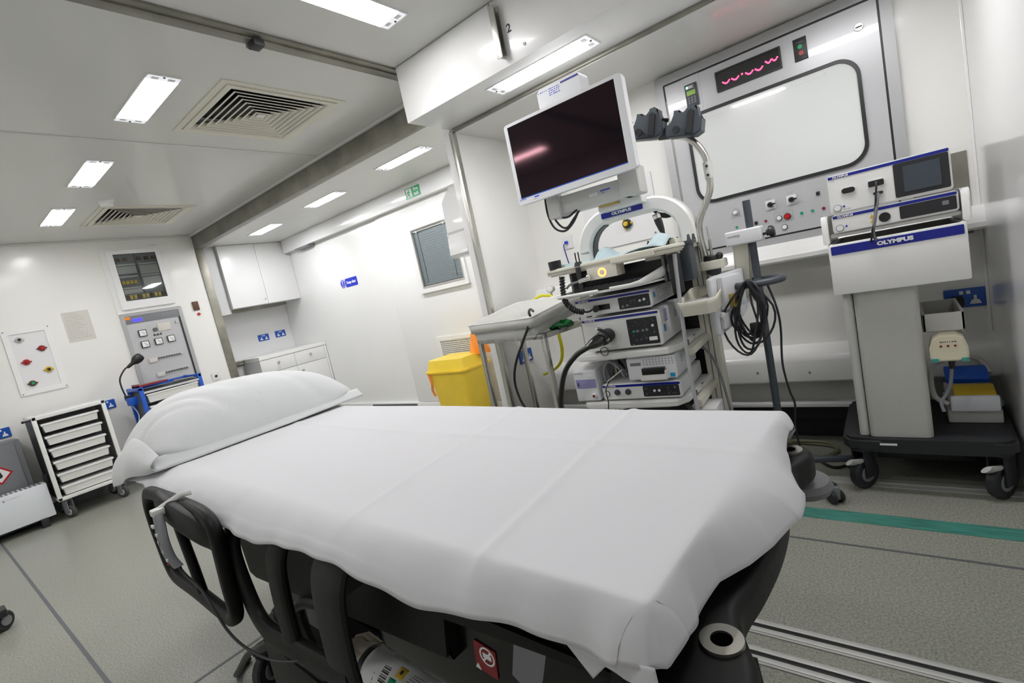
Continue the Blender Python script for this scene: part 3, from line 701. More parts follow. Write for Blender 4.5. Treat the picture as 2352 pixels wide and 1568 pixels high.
MB().tube(spline([(LX, 1.345, .90), (LX, 1.335, 1.0), (LX, 1.345, 1.08), (LX, 1.40, 1.155), (LX, 1.44, 1.175)], 8), .0075, 8).build('flexible_neck', 'charcoal', t)
MB().lathe((LX, 1.425, 1.165), (LX, 1.565, 1.255), [(.010, 0), (.016, .1), (.018, .35), (.040, .55), (.046, .75), (.040, .95), (.030, 1)], 20).build('lamp_head', 'black', t)
t = thing('red_folder', 'flat dark red folder on top of the blue trolley', 'folder', (-6.0, 1.58, .915))
MB().box(-6.10, -5.86, 1.44, 1.69, .952, .968, .002).box(-6.10, -5.86, 1.44, 1.445, .95, .985, .001).build('cover', 'dark_red', t)
t = thing('instrument_bundle', 'grey instruments lying on top of the blue trolley', 'tools', (-5.9, 1.83, .915))
for k in range(4):
    MB().tube([(-5.84-k*.03, 1.72+k*.015, .93+k*.003), (-5.80-k*.04, 1.90-k*.01, .93)], .008, 6).build('instrument', 'slate' if k % 2 else 'mid_grey', t)
t = thing('corner_wheel', 'dark castor wheel of a trolley just entering the left edge of the photo', 'wheel', (-3.75, .10, 0))
MB().cyl((-3.77, .055, .05), (-3.73, .085, .05), .05, seg=24, bev=.008).build('tyre', 'charcoal', t)
MB().cyl((-3.775, .051, .05), (-3.725, .089, .05), .025, seg=16).build('wheel_hub', 'mid_grey', t)
MB().box(-3.80, -3.70, .02, .10, .075, .115, .01).build('hood', 'charcoal', t)
# ================================================================ CONTROL PANEL IN THE BAY
P = WY(YBAY)
t = thing('theatre_control_panel', 'large silver wall control panel with red LED clock and white writing board', 'panel', (-.45, YBAY, 1.10))
MB(P).ringp(rrect(-1.0, .085, 1.092, 2.152, .008, 1), rrect(-.955, .040, 1.136, 2.108, .006, 1), 0, .035).build('frame', 'frame_silver', t)
MB(P).ringp(rrect(-.955, .040, 1.136, 2.108, .006, 1), rrect(-.946, .031, 1.145, 2.099, .005, 1), 0, .028).build('gasket', 'black', t)
MB(P).box(-.946, .031, 1.145, 2.099, 0, .030).build('face', 'panel_silver', t)
MB(P).cyl((-.950, 1.40, .030), (-.950, 2.02, .030), .005, seg=8).build('hinge', 'steel', t)
MB(P).ringp(rrect(-.862, -.052, 1.398, 1.898, .095, 10), rrect(-.846, -.068, 1.414, 1.882, .082, 10), .028, .040).build('board_seal', 'black', t)
MB(P).prism(rrect(-.846, -.068, 1.414, 1.882, .082, 10), .028, .034).build('writing_board', 'whiteboard', t)
q = MB(P); q.box(-.80, -.17, 1.852, 1.8535, .034, .0345)
for k in range(5): q.cyl((-.75+k*.14, 1.862, .034), (-.75+k*.14, 1.862, .0348), .004, seg=8)
tag(q.build('hanging_rail', 'plastic_grey', t), kind='stuff')
clk = MB(P).ringp(rrect(-.672, -.358, 1.958, 2.062, .002, 1), rrect(-.664, -.366, 1.966, 2.054, .002, 1), .03, .042).build('clock_bezel', 'black', t)
MB(P).box(-.664, -.366, 1.966, 2.054, .03, .038).build('clock_display', 'black_gloss', t)
def seg7(cx, cz, w_, n):   # lower arc of each lit digit, as dots
    for k in range(n):
        a_ = k/(n-1); x = cx-w_/2+w_*a_; z = cz-.010*math.sin(PI*a_)
        MB(P).cyl((x, z, .038), (x, z, .0395), .0042, seg=10).build('led_dot', 'led_red', t)
for cx, cz in ((-.622, 1.999), (-.576, 1.999), (-.507, 1.999), (-.461, 1.999)): seg7(cx, cz, .032, 6)
MB(P).cyl((-.542, 2.003, .038), (-.542, 2.003, .0395), .0048, seg=10).build('led_dot', 'led_red', t)
for cx in (-.415, -.387): seg7(cx, 2.015, .024, 5)
o = MB(P).box(-.303, -.246, 1.958, 2.062, .03, .036, .001).build('indicator_plate', 'black', t)
MB(P).cyl((-.275, 2.022, .036), (-.275, 2.022, .037), .010, seg=16).build('indicator', 'green_sign', o)
MB(P).cyl((-.273, 1.992, .036), (-.273, 1.992, .037), .010, seg=16).build('indicator', 'red', o)
q = MB(P @ Matrix.Translation((0, 0, .036))); scribble(q, -.29, -.258, 2.042, .004, 6, .0005); scribble(q, -.268, -.252, 1.966, .003, 4, .0005); tag(q.build('print', 'mid_grey', o), kind='stuff')
MB(P).cyl((-.04, 2.004, .03), (-.04, 2.004, .036), .018, .016, 20).build('key_lock', 'steel', t)
MB(P).box(-.053, -.027, 2.001, 2.007, .036, .038).build('key_slot', 'charcoal', t)
MB(P).rbox(-.845, -.755, 1.915, 2.10, .03, .032, .004).build('controller_plate', 'panel_silver', t)
o = MB(P).box(-.836, -.772, 1.940, 2.058, .032, .046, .002).build('controller', 'slate', t)
MB(P).box(-.827, -.781, 1.998, 2.022, .046, .0475).build('display', 'lcd_green', o)
MB(P).box(-.828, -.786, 2.033, 2.049, .046, .047).build('status_strip', 'frame_silver', o)
MB(P).cyl((-.822, 2.041, .047), (-.822, 2.041, .0485), .0055, seg=10).build('indicator', 'led_green', o)
MB(P).cyl((-.790, 2.041, .047), (-.790, 2.041, .0485), .004, seg=10).build('indicator', 'red', o)
for i in range(3):
    for j in range(3): MB(P).cyl((-.819+i*.016, 1.984-j*.013, .046), (-.819+i*.016, 1.984-j*.013, .049), .0055, seg=10).build('key', 'mid_grey', o)
# lower row of switches
MB(P).cyl((-.674, 1.313, .03), (-.674, 1.313, .032), .022, seg=24).build('knob_scale', 'frame_silver', t)
MB(P).cyl((-.674, 1.313, .032), (-.674, 1.313, .056), .012, .010, 18, .002).build('knob', 'white_print', t)
for cx in (-.500, -.400):
    o = MB(P).rbox(cx-.023, cx+.023, 1.286, 1.334, .03, .036, .003, .001).build('rotary_plate', 'white_print', t)
    MB(P).cyl((cx, 1.311, .036), (cx, 1.311, .056), .014, .012, 18, .002).box(cx, cx+.026, 1.3065, 1.3155, .046, .056, .002).build('rotary_handle', 'black', o)
for cx, cz, r_, cc, nm in ((-.68, 1.232, .0065, 'green_dot', 'indicator'), (-.533, 1.231, .007, 'dark_red', 'indicator'), (-.363, 1.231, .0075, 'green_dot', 'indicator'), (-.314, 1.231, .0075, 'green_dot', 'indicator'), (-.266, 1.231, .0075, 'dark_red', 'indicator')):
    MB(P).cyl((cx, cz, .03), (cx, cz, .034), r_, seg=14).build(nm, cc, t)
for cx, cz, cc, r_ in ((-.468, 1.231, 'white_print', .0115), (-.448, 1.179, 'white_print', .0115), (-.429, 1.231, 'red', .0145)):
    o = MB(P).cyl((cx, cz, .03), (cx, cz, .035), r_+.0025, seg=20).build('button_collar', 'charcoal', t)
    MB(P).cyl((cx, cz, .035), (cx, cz, .042), r_, seg=20, bev=.002).build('push_button', cc, o)
for cx, cz in ((-.581, 1.232), (-.281, 1.311)): MB(P).box(cx-.008, cx+.008, cz-.009, cz+.009, .03, .036, .001).build('rocker_switch', 'black', t)
MB(P).ringp(rrect(-.490, -.402, 1.208, 1.262, .002, 1), rrect(-.489, -.403, 1.209, 1.261, .002, 1), .030, .0306).build('group_outline', 'mid_grey', t)
q = MB(P @ Matrix.Translation((0, 0, .030)))
for x0, x1, z, n in ((-.684, -.664, 1.338, 3), (-.52, -.492, 1.347, 5), (-.415, -.385, 1.349, 5), (-.416, -.39, 1.342, 4), (-.52, -.496, 1.340, 4), (-.598, -.566, 1.25, 5), (-.548, -.518, 1.216, 5), (-.482, -.456, 1.252, 5), (-.446, -.414, 1.254, 6), (-.376, -.35, 1.214, 5), (-.326, -.302, 1.214, 4), (-.278, -.254, 1.214, 4), (-.296, -.268, 1.332, 4), (-.294, -.27, 1.292, 4), (-.460, -.436, 1.160, 4)):
    scribble(q, x0, x1, z, .0035, n, .0004)
tag(q.build('switch_wording', 'grey_print', t), kind='stuff')
tag(MB(WY(2.925)).cyl((-.66, 1.023, 0), (-.66, 1.023, .003), .006, seg=12).build('red_indicator', 'led_red'), 'tiny red light on the white sill below the control panel', 'light')
# gas outlet panel behind the tower, outlet with blue lead, socket under it
t = thing('rear_gas_panel', 'white wall plate with a black and yellow gas outlet behind the monitor arm', 'panel', (-1.35, YBAY, 1.2))
MB(P).rbox(-1.62, -1.12, 1.28, 1.68, 0, .01, .006, .002).build('plate', 'laminate', t)
for x, z, c1 in ((-1.32, 1.405, 'amber'), (-1.42, 1.60, 'red'), (-1.32, 1.62, 'red')):
    o = MB(P).cyl((x, z, .01), (x, z, .035), .030, .027, 20, .003).build('gas_outlet', 'black', t)
    MB(P).cyl((x, z, .035), (x, z, .05), .016, .014, 16).build('connector', c1, o)
    q = MB(P)
    for k in range(3):
        a_ = k*2.1; q.box(x+.03*math.cos(a_)-.006, x+.03*math.cos(a_)+.006, z+.03*math.sin(a_)-.006, z+.03*math.sin(a_)+.006, .012, .03, .001)
    tag(q.build('locking_lug', c1, o), kind='stuff')
MB(P).cyl((-1.15, 1.31, .01), (-1.15, 1.31, .013), .006, seg=8).build('screw', 'mid_grey', t)
t = thing('data_outlet', 'square wall outlet with thin blue lead plugged in, left of the arch', 'socket', (-1.785, YBAY, 1.33))
MB(P).rbox(-1.828, -1.742, 1.34, 1.428, 0, .010, .004, .002).build('plate', 'laminate', t)
MB(P).box(-1.795, -1.775, 1.375, 1.395, .01, .028, .003).build('plug', 'blue_sign', t)
MB().tube(spline([(-1.785, 3.02, 1.383), (-1.785, 2.99, 1.36), (-1.77, 2.98, 1.27), (-1.745, 2.97, 1.15), (-1.735, 2.94, 1.0), (-1.73, 2.92, .8)], 6), .004, 6).build('cable', 'blue_stripe', t)
double_socket(WX(-2.06), 2.66, .68, 'blue double socket low on the partition behind the trolley legs')
ds = double_socket(P, .228, .69, 'blue double socket with a dark plug, right of the white column')
MB(P).rbox(.172, .222, .655, .703, .011, .045, .012, .004).build('plug', 'charcoal', ds)
MB().tube(spline([(.197, YBAY-.03, .655), (.197, YBAY-.04, .61), (.20, YBAY-.05, .56), (.185, YBAY-.06, .50), (.15, YBAY-.06, .45)], 6), .006, 8).build('plug_cable', 'plastic_grey', ds)

# ================================================================ RIGHT-HAND CART WITH TWO UNITS
CY = 2.42
t = thing('electrosurgery_cart', 'tall white column cart on a charcoal wheeled base by the right wall', 'cart', (-.02, 2.65, 0))
A = lambda: MB()
# head housing: open tray with raised side arms
sidepl = [(2.40, .865), (2.40, 1.065), (2.40, 1.075), (2.86, 1.075), (2.86, .905)]
hd = MB()
hd.prism(rrect(-.215, .205, 2.405, 2.86, .02, 3), .875, 1.02, .006)
hd.box(-.215, .205, 2.395, 2.425, .865, 1.072, .008)
hd.box(-.215, -.200, 2.41, 2.86, 1.0, 1.075, .004).box(.190, .205, 2.41, 2.86, 1.0, 1.075, .004).box(-.2, .19, 2.84, 2.86, 1.0, 1.075, .004)
hd.build('head_housing', 'plastic_white', t)
MB().box(-.198, .188, 2.43, 2.84, 1.018, 1.026).build('tray_floor', 'black', t)
q = MB(WY(2.395)); q.rbox(-.205, .196, 1.030, 1.064, 0, .002, .004).build('name_band', 'blue_stripe', t)
text('wording', 'OLYMPUS', .020, at(WY(2.3925), .0, 1.047, 0), 'white_print', t, bold=.0012, sx=1.25)
for s_ in (-1, 1):
    x0, x1 = (-.228, -.206) if s_ < 0 else (.196, .220)
    prof = [(2.40, 1.075), (2.40, 1.165), (2.41, 1.185), (2.44, 1.19), (2.80, 1.19), (2.84, 1.17), (2.86, 1.075)]
    MB(fr((x0, 0, 0), (0, 1, 0), (0, 0, 1))).prism(prof, 0, x1-x0, .004).build('side_arm', 'plastic_white', t)
MB().rbox(-.205, .198, 2.42, 2.86, 1.098, 1.112, .01, .003).build('shelf', 'plastic_grey', t)
# column
col = MB().prism(rrect(-.155, .052, 2.425, 2.74, .022, 5), .245, .88)
col.build('column', 'cart_grey', t)
MB().prism(rrect(-.192, -.157, 2.44, 2.74, .015, 4), .245, .88).build('column_side_cover', 'plastic_grey', t)
# base
base = [(-.255, 2.60), (-.255, 2.45), (-.235, 2.415), (-.20, 2.405), (-.12, 2.40), (.22, 2.40), (.262, 2.405), (.29, 2.43), (.295, 2.60), (.295, 2.90), (.27, 2.93), (-.23, 2.93), (-.255, 2.90)]
MB().prism(base, .185, .243, .012).build('base', 'charcoal', t)
MB(WY(2.40)).box(-.125, -.068, .218, .226, 0, .002).build('maker_label', 'white_print', t)
for x, y in ((-.195, 2.455), (.235, 2.455), (-.19, 2.87), (.23, 2.87)):
    c_ = castor(t, x+.02, y-2.65, .19, .067, .038, -2.2, 'charcoal', 'charcoal', 'mid_grey')
    MB().tube([(x-.012, y-.02, .12), (x-.045, y-.06, .135)], [.028, .022], 10, flat=.4).build('brake_pedal', 'plastic_grey', c_)
MB().box(-.15, .18, 2.60, 2.90, .075, .19, .006).build('ballast_box', 'black', t)
# bracket basket and remote block on the column side
t2 = thing('footswitch_receiver', 'cream rounded receiver unit with three tiny lights on the cart column', 'receiver', (.11, 2.45, .56))
MB(WY(2.47)).prism([(.066, .57), (.066, .61), (.078, .648), (.10, .66), (.145, .66), (.167, .648), (.178, .61), (.178, .57), (.165, .557), (.08, .557)], -.02, .05, .006).build('body', 'valve_cream', t2)
for k in range(3): MB(WY(2.42)).cyl((.100+k*.0205, .618, 0), (.100+k*.0205, .618, .003), .004, seg=8).build('indicator', 'dark_red', t2)
q = MB(WY(2.42)); scribble(q, .098, .146, .634, .004, 7, .0008); tag(q.build('maker_print', 'black_print', t2), kind='stuff')
for x in (.068, .155): MB(WY(2.42)).rbox(x, x+.022, .556, .570, 0, .006, .003).build('foot', 'turquoise', t2)
MB().tube([(.130, 2.47, .557), (.128, 2.475, .515)], [.013, .008], 10).build('cable_boot', 'black', t2)
MB().tube(spline([(.128, 2.475, .52), (.118, 2.47, .45), (.10, 2.46, .41), (.085, 2.45, .385), (.09, 2.44, .35)], 6), .006, 8).build('cable', 'mid_grey', t2)
t3 = thing('side_basket', 'open cream basket hooked on the right side of the cart column', 'basket', (.11, 2.62, .62))
q = MB(); q.box(.055, .18, 2.48, 2.49, .665, .735, .002).box(.055, .065, 2.48, 2.80, .665, .735, .002).box(.17, .18, 2.48, 2.80, .665, .735, .002).box(.055, .18, 2.79, 2.80, .665, .735, .002).box(.06, .175, 2.485, 2.795, .662, .668)
q.build('basket', 'plastic_grey', t3)
# foot pedal parked on the base
t4 = thing('foot_pedal', 'white double foot pedal with blue and yellow treads parked on the cart base', 'pedal', (.19, 2.66, .243))
PT = Matrix.Translation((.012, .165, 0))
MB(PT).box(.095, .262, 2.44, 2.70, .243, .30, .008).build('base', 'plastic_grey', t4)
MB(PT).box(.105, .255, 2.415, 2.44, .30, .365, .010).build('kick_guard', 'plastic_cool', t4)
MB(PT).box(.10, .26, 2.44, 2.74, .30, .335, .01).build('pedal_body', 'plastic_grey', t4)
MB(PT @ Matrix.Translation((.185, 2.50, .36)) @ Matrix.Rotation(.25, 4, 'X')).box(-.065, .065, -.045, .045, -.01, .01, .005).build('tread', 'amber', t4)
MB(PT @ Matrix.Translation((.175, 2.62, .40)) @ Matrix.Rotation(.35, 4, 'X')).box(-.07, .07, -.05, .05, -.012, .012, .005).build('tread', 'blue_frame', t4)
MB(PT).tube(spline([(.10, 2.43, .33), (.06, 2.44, .36), (.055, 2.52, .42), (.075, 2.62, .45), (.16, 2.70, .46), (.23, 2.70, .44), (.25, 2.62, .40)], 6), .010, 8).build('carry_handle', 'plastic_grey', t4)
def unit_front(P, x0, x1, z0, z1, parent, m='plastic_white', depth=.36, r=.012, stripe=.011, brand=.010, bx=.045, stripe_r=1.0):
    MB(P).rbox(x0+.004, x1-.004, z0+.003, z1-.003, -depth, -.015, r*.6).build('casing', 'plastic_grey', parent)
    MB(P).rbox(x0, x1, z0, z1, -.022, 0, r, .004).build('front_panel', m, parent)
    MB(P).rbox(x0+.004, x0+.004+(x1-x0-.008)*stripe_r, z1-.004-stripe, z1-.004, 0, .0012, .003).build('name_band', 'blue_stripe', parent)
    text('wording', 'OLYMPUS', brand, at(P, x0+bx, z1-.0045-stripe/2, .0014), 'white_print', parent, bold=.0005, sx=1.2)
P = WY(2.405)
t = thing('generator_unit', 'upper white unit with touch screen on the right-hand cart', 'medical device', (-.005, 2.6, 1.19))
unit_front(P, -.190, .180, 1.192, 1.342, t)
MB(P).rbox(.018, .174, 1.203, 1.326, 0, .002, .006).build('control_field', 'charcoal', t)
MB(P).rbox(.045, .150, 1.218, 1.312, .002, .0035, .003).build('touch_screen', 'screen_grey', t)
o = MB(P).rbox(-.150, -.098, 1.258, 1.287, 0, .003, .0143).build('outlet_ring', 'white_print', t); MB(P).rbox(-.146, -.102, 1.262, 1.283, .001, .005, .0103).build('outlet', 'black', o)
o = MB(P).rbox(-.064, -.008, 1.260, 1.290, 0, .003, .005).build('outlet_ring', 'white_print', t); MB(P).rbox(-.060, -.012, 1.264, 1.286, .001, .005, .003).build('outlet', 'black', o)
MB(P).cyl((-.166, 1.213, 0), (-.166, 1.213, .003), .0135, seg=24).build('button_ring', 'mid_grey', t)
MB(P).cyl((-.166, 1.213, .003), (-.166, 1.213, .006), .0115, seg=24).build('power_button', 'white_print', t)
MB(P).cyl((-.144, 1.215, 0), (-.144, 1.215, .001), .0038, seg=10).build('power_symbol', 'blue_sign', t)
q = MB(P); scribble(q, -.183, -.165, 1.319, .003, 4, .0005); scribble(q, -.145, -.12, 1.204, .003, 6, .0005); tag(q.build('print', 'grey_print', t), kind='stuff')
MB(P).rbox(-.048, -.018, 1.232, 1.242, 0, .012, .003).build('socket_lever', 'charcoal', t)
MB().tube(spline([(-.035, 2.385, 1.278), (-.036, 2.370, 1.26), (-.050, 2.368, 1.16), (-.066, 2.37, 1.085), (-.07, 2.40, 1.055), (-.05, 2.47, 1.04)], 6), .0035, 6).build('black_lead', 'black', t)
tag(MB().tube(spline([(-.034, 2.388, 1.236), (-.04, 2.372, 1.20), (-.052, 2.368, 1.14), (-.062, 2.375, 1.09), (-.055, 2.40, 1.06)], 6), .006, 8).build('grey_lead', 'mid_grey', t), 'thicker grey lead')
t = thing('pump_unit', 'lower white unit with black field beneath the touch screen unit', 'medical device', (-.005, 2.6, 1.115))
unit_front(P, -.190, .190, 1.114, 1.187, t)
MB(P).rbox(.024, .184, 1.122, 1.170, 0, .002, .005).build('control_field', 'charcoal', t)
MB(P).box(.145, .163, 1.143, 1.158, .002, .003).build('display', 'mid_grey', t)
MB(P).cyl((-.022, 1.142, 0), (-.022, 1.142, .003), .018, seg=24).build('outlet', 'black', t)
MB(P).cyl((-.166, 1.134, 0), (-.166, 1.134, .003), .0135, seg=24).build('button_ring', 'mid_grey', t)
MB(P).cyl((-.166, 1.134, .003), (-.166, 1.134, .006), .0115, seg=24).build('power_button', 'white_print', t)
MB(P).cyl((-.144, 1.137, 0), (-.144, 1.137, .001), .0038, seg=10).build('power_symbol', 'blue_sign', t)
for z in (1.148, 1.130): MB(P).prism([(-.068, z), (-.052, z), (-.060, z+.014)], 0, .0008).build('warning_label', 'amber', t)
t = thing('coiled_lead', 'coil of grey cable lying in the open tray of the white cart', 'cable', (-.07, 2.55, 1.026))
q = []
for k in range(120):
    a_ = k/120*2*PI*4; q.append((-.065+(.085+.008*math.sin(k*.3))*math.cos(a_), 2.56+(.10+.008*math.cos(k*.27))*math.sin(a_), 1.034+.016*k/120+.004*math.sin(3*a_)))
MB().tube(q, .006, 6).build('coil', 'mid_grey', t)
# ================================================================ ENDOSCOPY TOWER
TF = Matrix.Translation((-1.03, 2.06, 0)) @ Matrix.Rotation(math.radians(4), 4, 'Z') @ Matrix.Translation((1.03, -2.06, 0))
tf = lambda *v: TF @ Vector(v)
def TM(frame=None): return MB(TF @ (frame or Matrix()))
def tthing(name, label, cat, loc): return thing(name, label, cat, tf(*loc), math.radians(4))
FY = 2.06
t = tthing('endoscopy_cart', 'tall cream shelved cart with curved arch carrying the video units', 'cart', (-1.03, 2.3, 0))
# base, castors
TM().prism(rrect(-1.36, -.68, 2.04, 2.66, .05, 4), .13, .19, .01).build('base', 'plastic_grey', t)
for x in (-1.29, -.75):
    for y in (2.11, 2.59): castor(t, x+1.03, y-2.3, .135, .06, .032, .6)
# rear posts
for x0 in (-1.33, -.77):
    TM().box(x0, x0+.08, 2.46, 2.54, .19, 1.20, .008).build('post', 'plastic_cream', t)
    TM().box(x0+.025, x0+.03, 2.4585, 2.4605, .19, 1.20).box(x0+.05, x0+.055, 2.4585, 2.4605, .19, 1.20).build('post_groove', 'mid_grey', t)
TM().box(-1.25, -.77, 2.50, 2.52, .22, 1.16).build('back_panel', 'black', t)
# shelves with tabs
shp = lambda: [(-1.285, FY+.03), (-1.26, FY-.01), (-1.20, FY-.02), (-.86, FY-.02), (-.815, FY-.012), (-.775, FY+.05), (-.75, FY+.42), (-1.32, FY+.42)]
for z0, z1 in ((.747, .777), (.507, .537), (.27, .30)):
    sh = TM().prism(shp(), z0, z1, .005).build('shelf', 'plastic_white', t)
    for y in (FY+.11, FY+.24): TM(fr((-.772, 0, 0), (0, 1, 0), (0, 0, 1))).box(y, y+.03, z0+.004, z1-.002, -.02, .010, .001).build('edge_tab', 'slate', sh)
    TM().box(-.765, -.73, FY+.06, 2.46, z0-.03, z0+.004, .004).build('side_arm', 'plastic_cream', sh)
# top tray
tt = [(-1.335, FY+.02), (-1.315, FY-.03), (-1.27, FY-.045), (-.80, FY-.045), (-.745, FY-.02), (-.72, FY+.05), (-.70, FY+.44), (-1.35, FY+.44)]
top = TM().prism(tt, 1.178, 1.204, .008).build('top_tray', 'plastic_cream', t)
TM().tube([(x, y, 1.204) for x, y in tt], .010, 8, closed=True).build('tray_rim', 'plastic_cream', top)
TM().box(-1.11, -.965, FY-.05, FY+.05, 1.128, 1.186, .006).build('switch_box', 'plastic_cream', t)
o = TM(WY(FY-.05)).ringp([(-1.035+.020*math.cos(k*PI/14), 1.156+.020*math.sin(k*PI/14)) for k in range(28)], [(-1.035+.013*math.cos(k*PI/14), 1.156+.013*math.sin(k*PI/14)) for k in range(28)], 0, .002).build('power_ring', 'led_orange', t)
TM(WY(FY-.05)).cyl((-1.035, 1.156, 0), (-1.035, 1.156, .002), .008, seg=14).build('power_button', 'plastic_cool', o)
TM().rbox(-.99, -.79, FY-.056, FY-.03, 1.182, 1.206, .012, .004).build('front_handle', 'plastic_cream', t)
# sliding keyboard tray
kb = TM().prism([(-1.27, 1.99), (-1.25, 1.965), (-1.05, 1.96), (-1.0, 1.975), (-.90, 1.965), (-.865, 1.98), (-.80, 2.10), (-.78, 2.30), (-1.27, 2.30)], 1.068, 1.076, .002).build('keyboard_tray', 'plastic_white', t)
TM().tube([(-1.27, 2.28, 1.083), (-1.27, 1.99, 1.079), (-1.25, 1.965, 1.079), (-1.05, 1.96, 1.079)], .008, 8).tube([(-1.0, 1.975, 1.079), (-.90, 1.965, 1.079), (-.865, 1.98, 1.082), (-.80, 2.10, 1.105), (-.78, 2.28, 1.13)], [.008, .009, .011, .022, .024], 8, flat=.4, up=(0, 0, 1)).build('tray_lip', 'plastic_white', kb)
TM().box(-1.20, -.84, 2.03, 2.16, 1.078, 1.096, .003).build('keyboard', 'charcoal', kb)
q = TM()
for i in range(16):
    for j in range(5): q.box(-1.192+i*.0215, -1.175+i*.0215, 2.038+j*.023, 2.056+j*.023, 1.096, 1.100)
tag(q.build('keys', 'slate', kb), kind='stuff')
TM().box(-1.24, -.80, 2.20, 2.44, 1.085, 1.165).build('drawer_shade_block', 'black', t)  # solid black block stands in for the shaded space above the keyboard
for x in (-1.255, -.80): TM().box(x, x+.012, 2.12, 2.46, 1.06, 1.18, .002).build('tray_bracket', 'mid_grey', t)
# arch: tube of flattened section across the top
ap = []
xL, xR, zt, rr = -1.275, -.735, 1.43, .17
ap += [(xL, 2.45, 1.20), (xL, 2.45, 1.27)]
for k in range(9): a_ = PI-k*PI/16; ap.append((xL+rr+rr*math.cos(a_), 2.45, zt-rr+rr*math.sin(a_)))
for k in range(9): a_ = PI/2-k*PI/16; ap.append((xR-rr+rr*math.cos(a_), 2.45, zt-rr+rr*math.sin(a_)))
ap += [(xR, 2.45, 1.25), (xR, 2.45, 1.20)]
def band(mb, path, hw, hd, bev=True):
    """rectangular section swept in the x-z plane: hw in plane, hd along y"""
    tb = bmesh.new(); rings = []; n = len(path)
    for i, p in enumerate(path):
        p = Vector(p); tg = Vector(path[min(n-1, i+1)])-Vector(path[max(0, i-1)]); tg.normalize(); nn = Vector((-tg.z, 0, tg.x)); b = min(hw, hd)*.3
        sec = [(-hw, -hd+b), (-hw+b, -hd), (hw-b, -hd), (hw, -hd+b), (hw, hd-b), (hw-b, hd), (-hw+b, hd), (-hw, hd-b)]
        rings.append([tb.verts.new(p+nn*a+Vector((0, c_, 0))) for a, c_ in sec])
    for A_, B_ in zip(rings, rings[1:]):
        for k in range(8): tb.faces.new((A_[k], A_[(k+1) % 8], B_[(k+1) % 8], B_[k]))
    tb.faces.new(rings[0][::-1]); tb.faces.new(rings[-1]); return mb._merge(tb)
band(TM(), ap, .036, .058).build('arch', 'plastic_white', t, angle=24)
inn = [(xL+.036, 2.45, 1.21), (xL+.040, 2.45, 1.27)]+[(xL+rr+(rr-.036)*math.cos(PI-k*PI/18), 2.45, zt-rr+(rr-.036)*math.sin(PI-k*PI/18)) for k in range(8)]
band(TM(), inn, .006, .030).build('cable_channel', 'slate', t)
TM(fr((0, 2.391, 0), (1, 0, 0), (0, 0, 1))).rbox(-1.145, -.925, zt-.016, zt+.012, 0, .003, .004, .001).build('name_band', 'blue_stripe', t)
text('wording', 'OLYMPUS', .019, TF @ at(WY(2.387), -1.035, zt-.002, .0005), 'white_print', t, bold=.0012, sx=1.25)
TM().prism(rrect(-.80, -.69, 2.40, 2.50, .02, 3), 1.195, 1.215, .005).build('arch_foot', 'plastic_cream', t)
# cables under the arch top
q = TM()
for k in range(3): q.tube(spline([(-.90, 2.46, 1.40), (-.87, 2.46, 1.378-k*.008), (-.83, 2.46, 1.365-k*.008), (-.79, 2.46, 1.368-k*.004)], 5), .005, 6)
q.build('arch_cables', 'charcoal', t)['kind'] = 'stuff'
# monitor arm
TM().box(-1.12, -.90, 2.30, 2.47, 1.44, 1.475, .01).build('arm_pivot', 'plastic_white', t)
TM(fr((0, 2.30, 0), (1, 0, 0), (0, 0, 1))).box(-1.10, -1.0, 1.462, 1.475, .0, .03, .002).build('pivot_plate', 'gold', t)
TM().box(-1.345, -.915, 2.215, 2.30, 1.47, 1.562, .010, 3).build('monitor_arm', 'plastic_grey', t)
TM().box(-1.34, -1.27, 2.19, 2.31, 1.46, 1.60, .012, 3).build('arm_joint', 'plastic_grey', t)
TM().box(-.96, -.86, 2.20, 2.31, 1.47, 1.60, .012, 3).build('arm_joint', 'plastic_grey', t)
q = TM(WY(2.213)); q.box(-1.115, -1.07, 1.515, 1.53, 0, .001).build('arm_label', 'white_print', t)
q = TM(WY(2.213)); q.box(-1.055, -1.005, 1.527, 1.532, 0, .001); scribble(q, -1.05, -1.03, 1.518, .003, 4, .001); tag(q.build('arm_print', 'blue_sign', t), kind='stuff')
q = MB()
for pts in ([(-1.345, 2.17, 1.60), (-1.37, 2.2, 1.50), (-1.345, 2.2, 1.42), (-1.29, 2.2, 1.392), (-1.235, 2.2, 1.42), (-1.20, 2.22, 1.475)],
            [(-1.335, 2.17, 1.60), (-1.345, 2.2, 1.50), (-1.315, 2.2, 1.43), (-1.275, 2.2, 1.405), (-1.225, 2.2, 1.44), (-1.195, 2.22, 1.475)],
            [(-1.325, 2.17, 1.60), (-1.32, 2.2, 1.52), (-1.295, 2.2, 1.465), (-1.255, 2.2, 1.455), (-1.215, 2.2, 1.47), (-1.19, 2.22, 1.485)]):
    MB().tube(spline(pts, 6), .0055, 6).build('monitor_cable', 'charcoal', t)
# right side: bracket block, scope holder, cable stalk, vertical clear hose
TM().box(-.885, -.765, 2.16, 2.28, 1.160, 1.212, .006).box(-.765, -.735, 2.16, 2.26, 1.165, 1.235, .005).build('accessory_block', 'plastic_cream', t)
sh = TM()
sh.box(-.872, -.800, 2.17, 2.24, 1.21, 1.228, .004)
for x in (-.868, -.832, -.81): sh.lathe((x, 2.2, 1.225), (x, 2.2, 1.250), [(.012, 0), (.003, 1)], 8)
sh.build('holder_crown', 'charcoal', t)
sh = TM()
sh.box(-.745, -.695, 2.20, 2.30, 1.04, 1.20, .008).prism(rrect(-.765, -.68, 2.19, 2.31, .02, 3), 1.198, 1.215, .004)
for x, y in ((-.76, 2.20), (-.69, 2.20), (-.76, 2.29), (-.69, 2.29)): sh.lathe((x, y, 1.212), (x, y, 1.240), [(.010, 0), (.005, 1)], 8)
sh.build('scope_holder', 'slate', t)
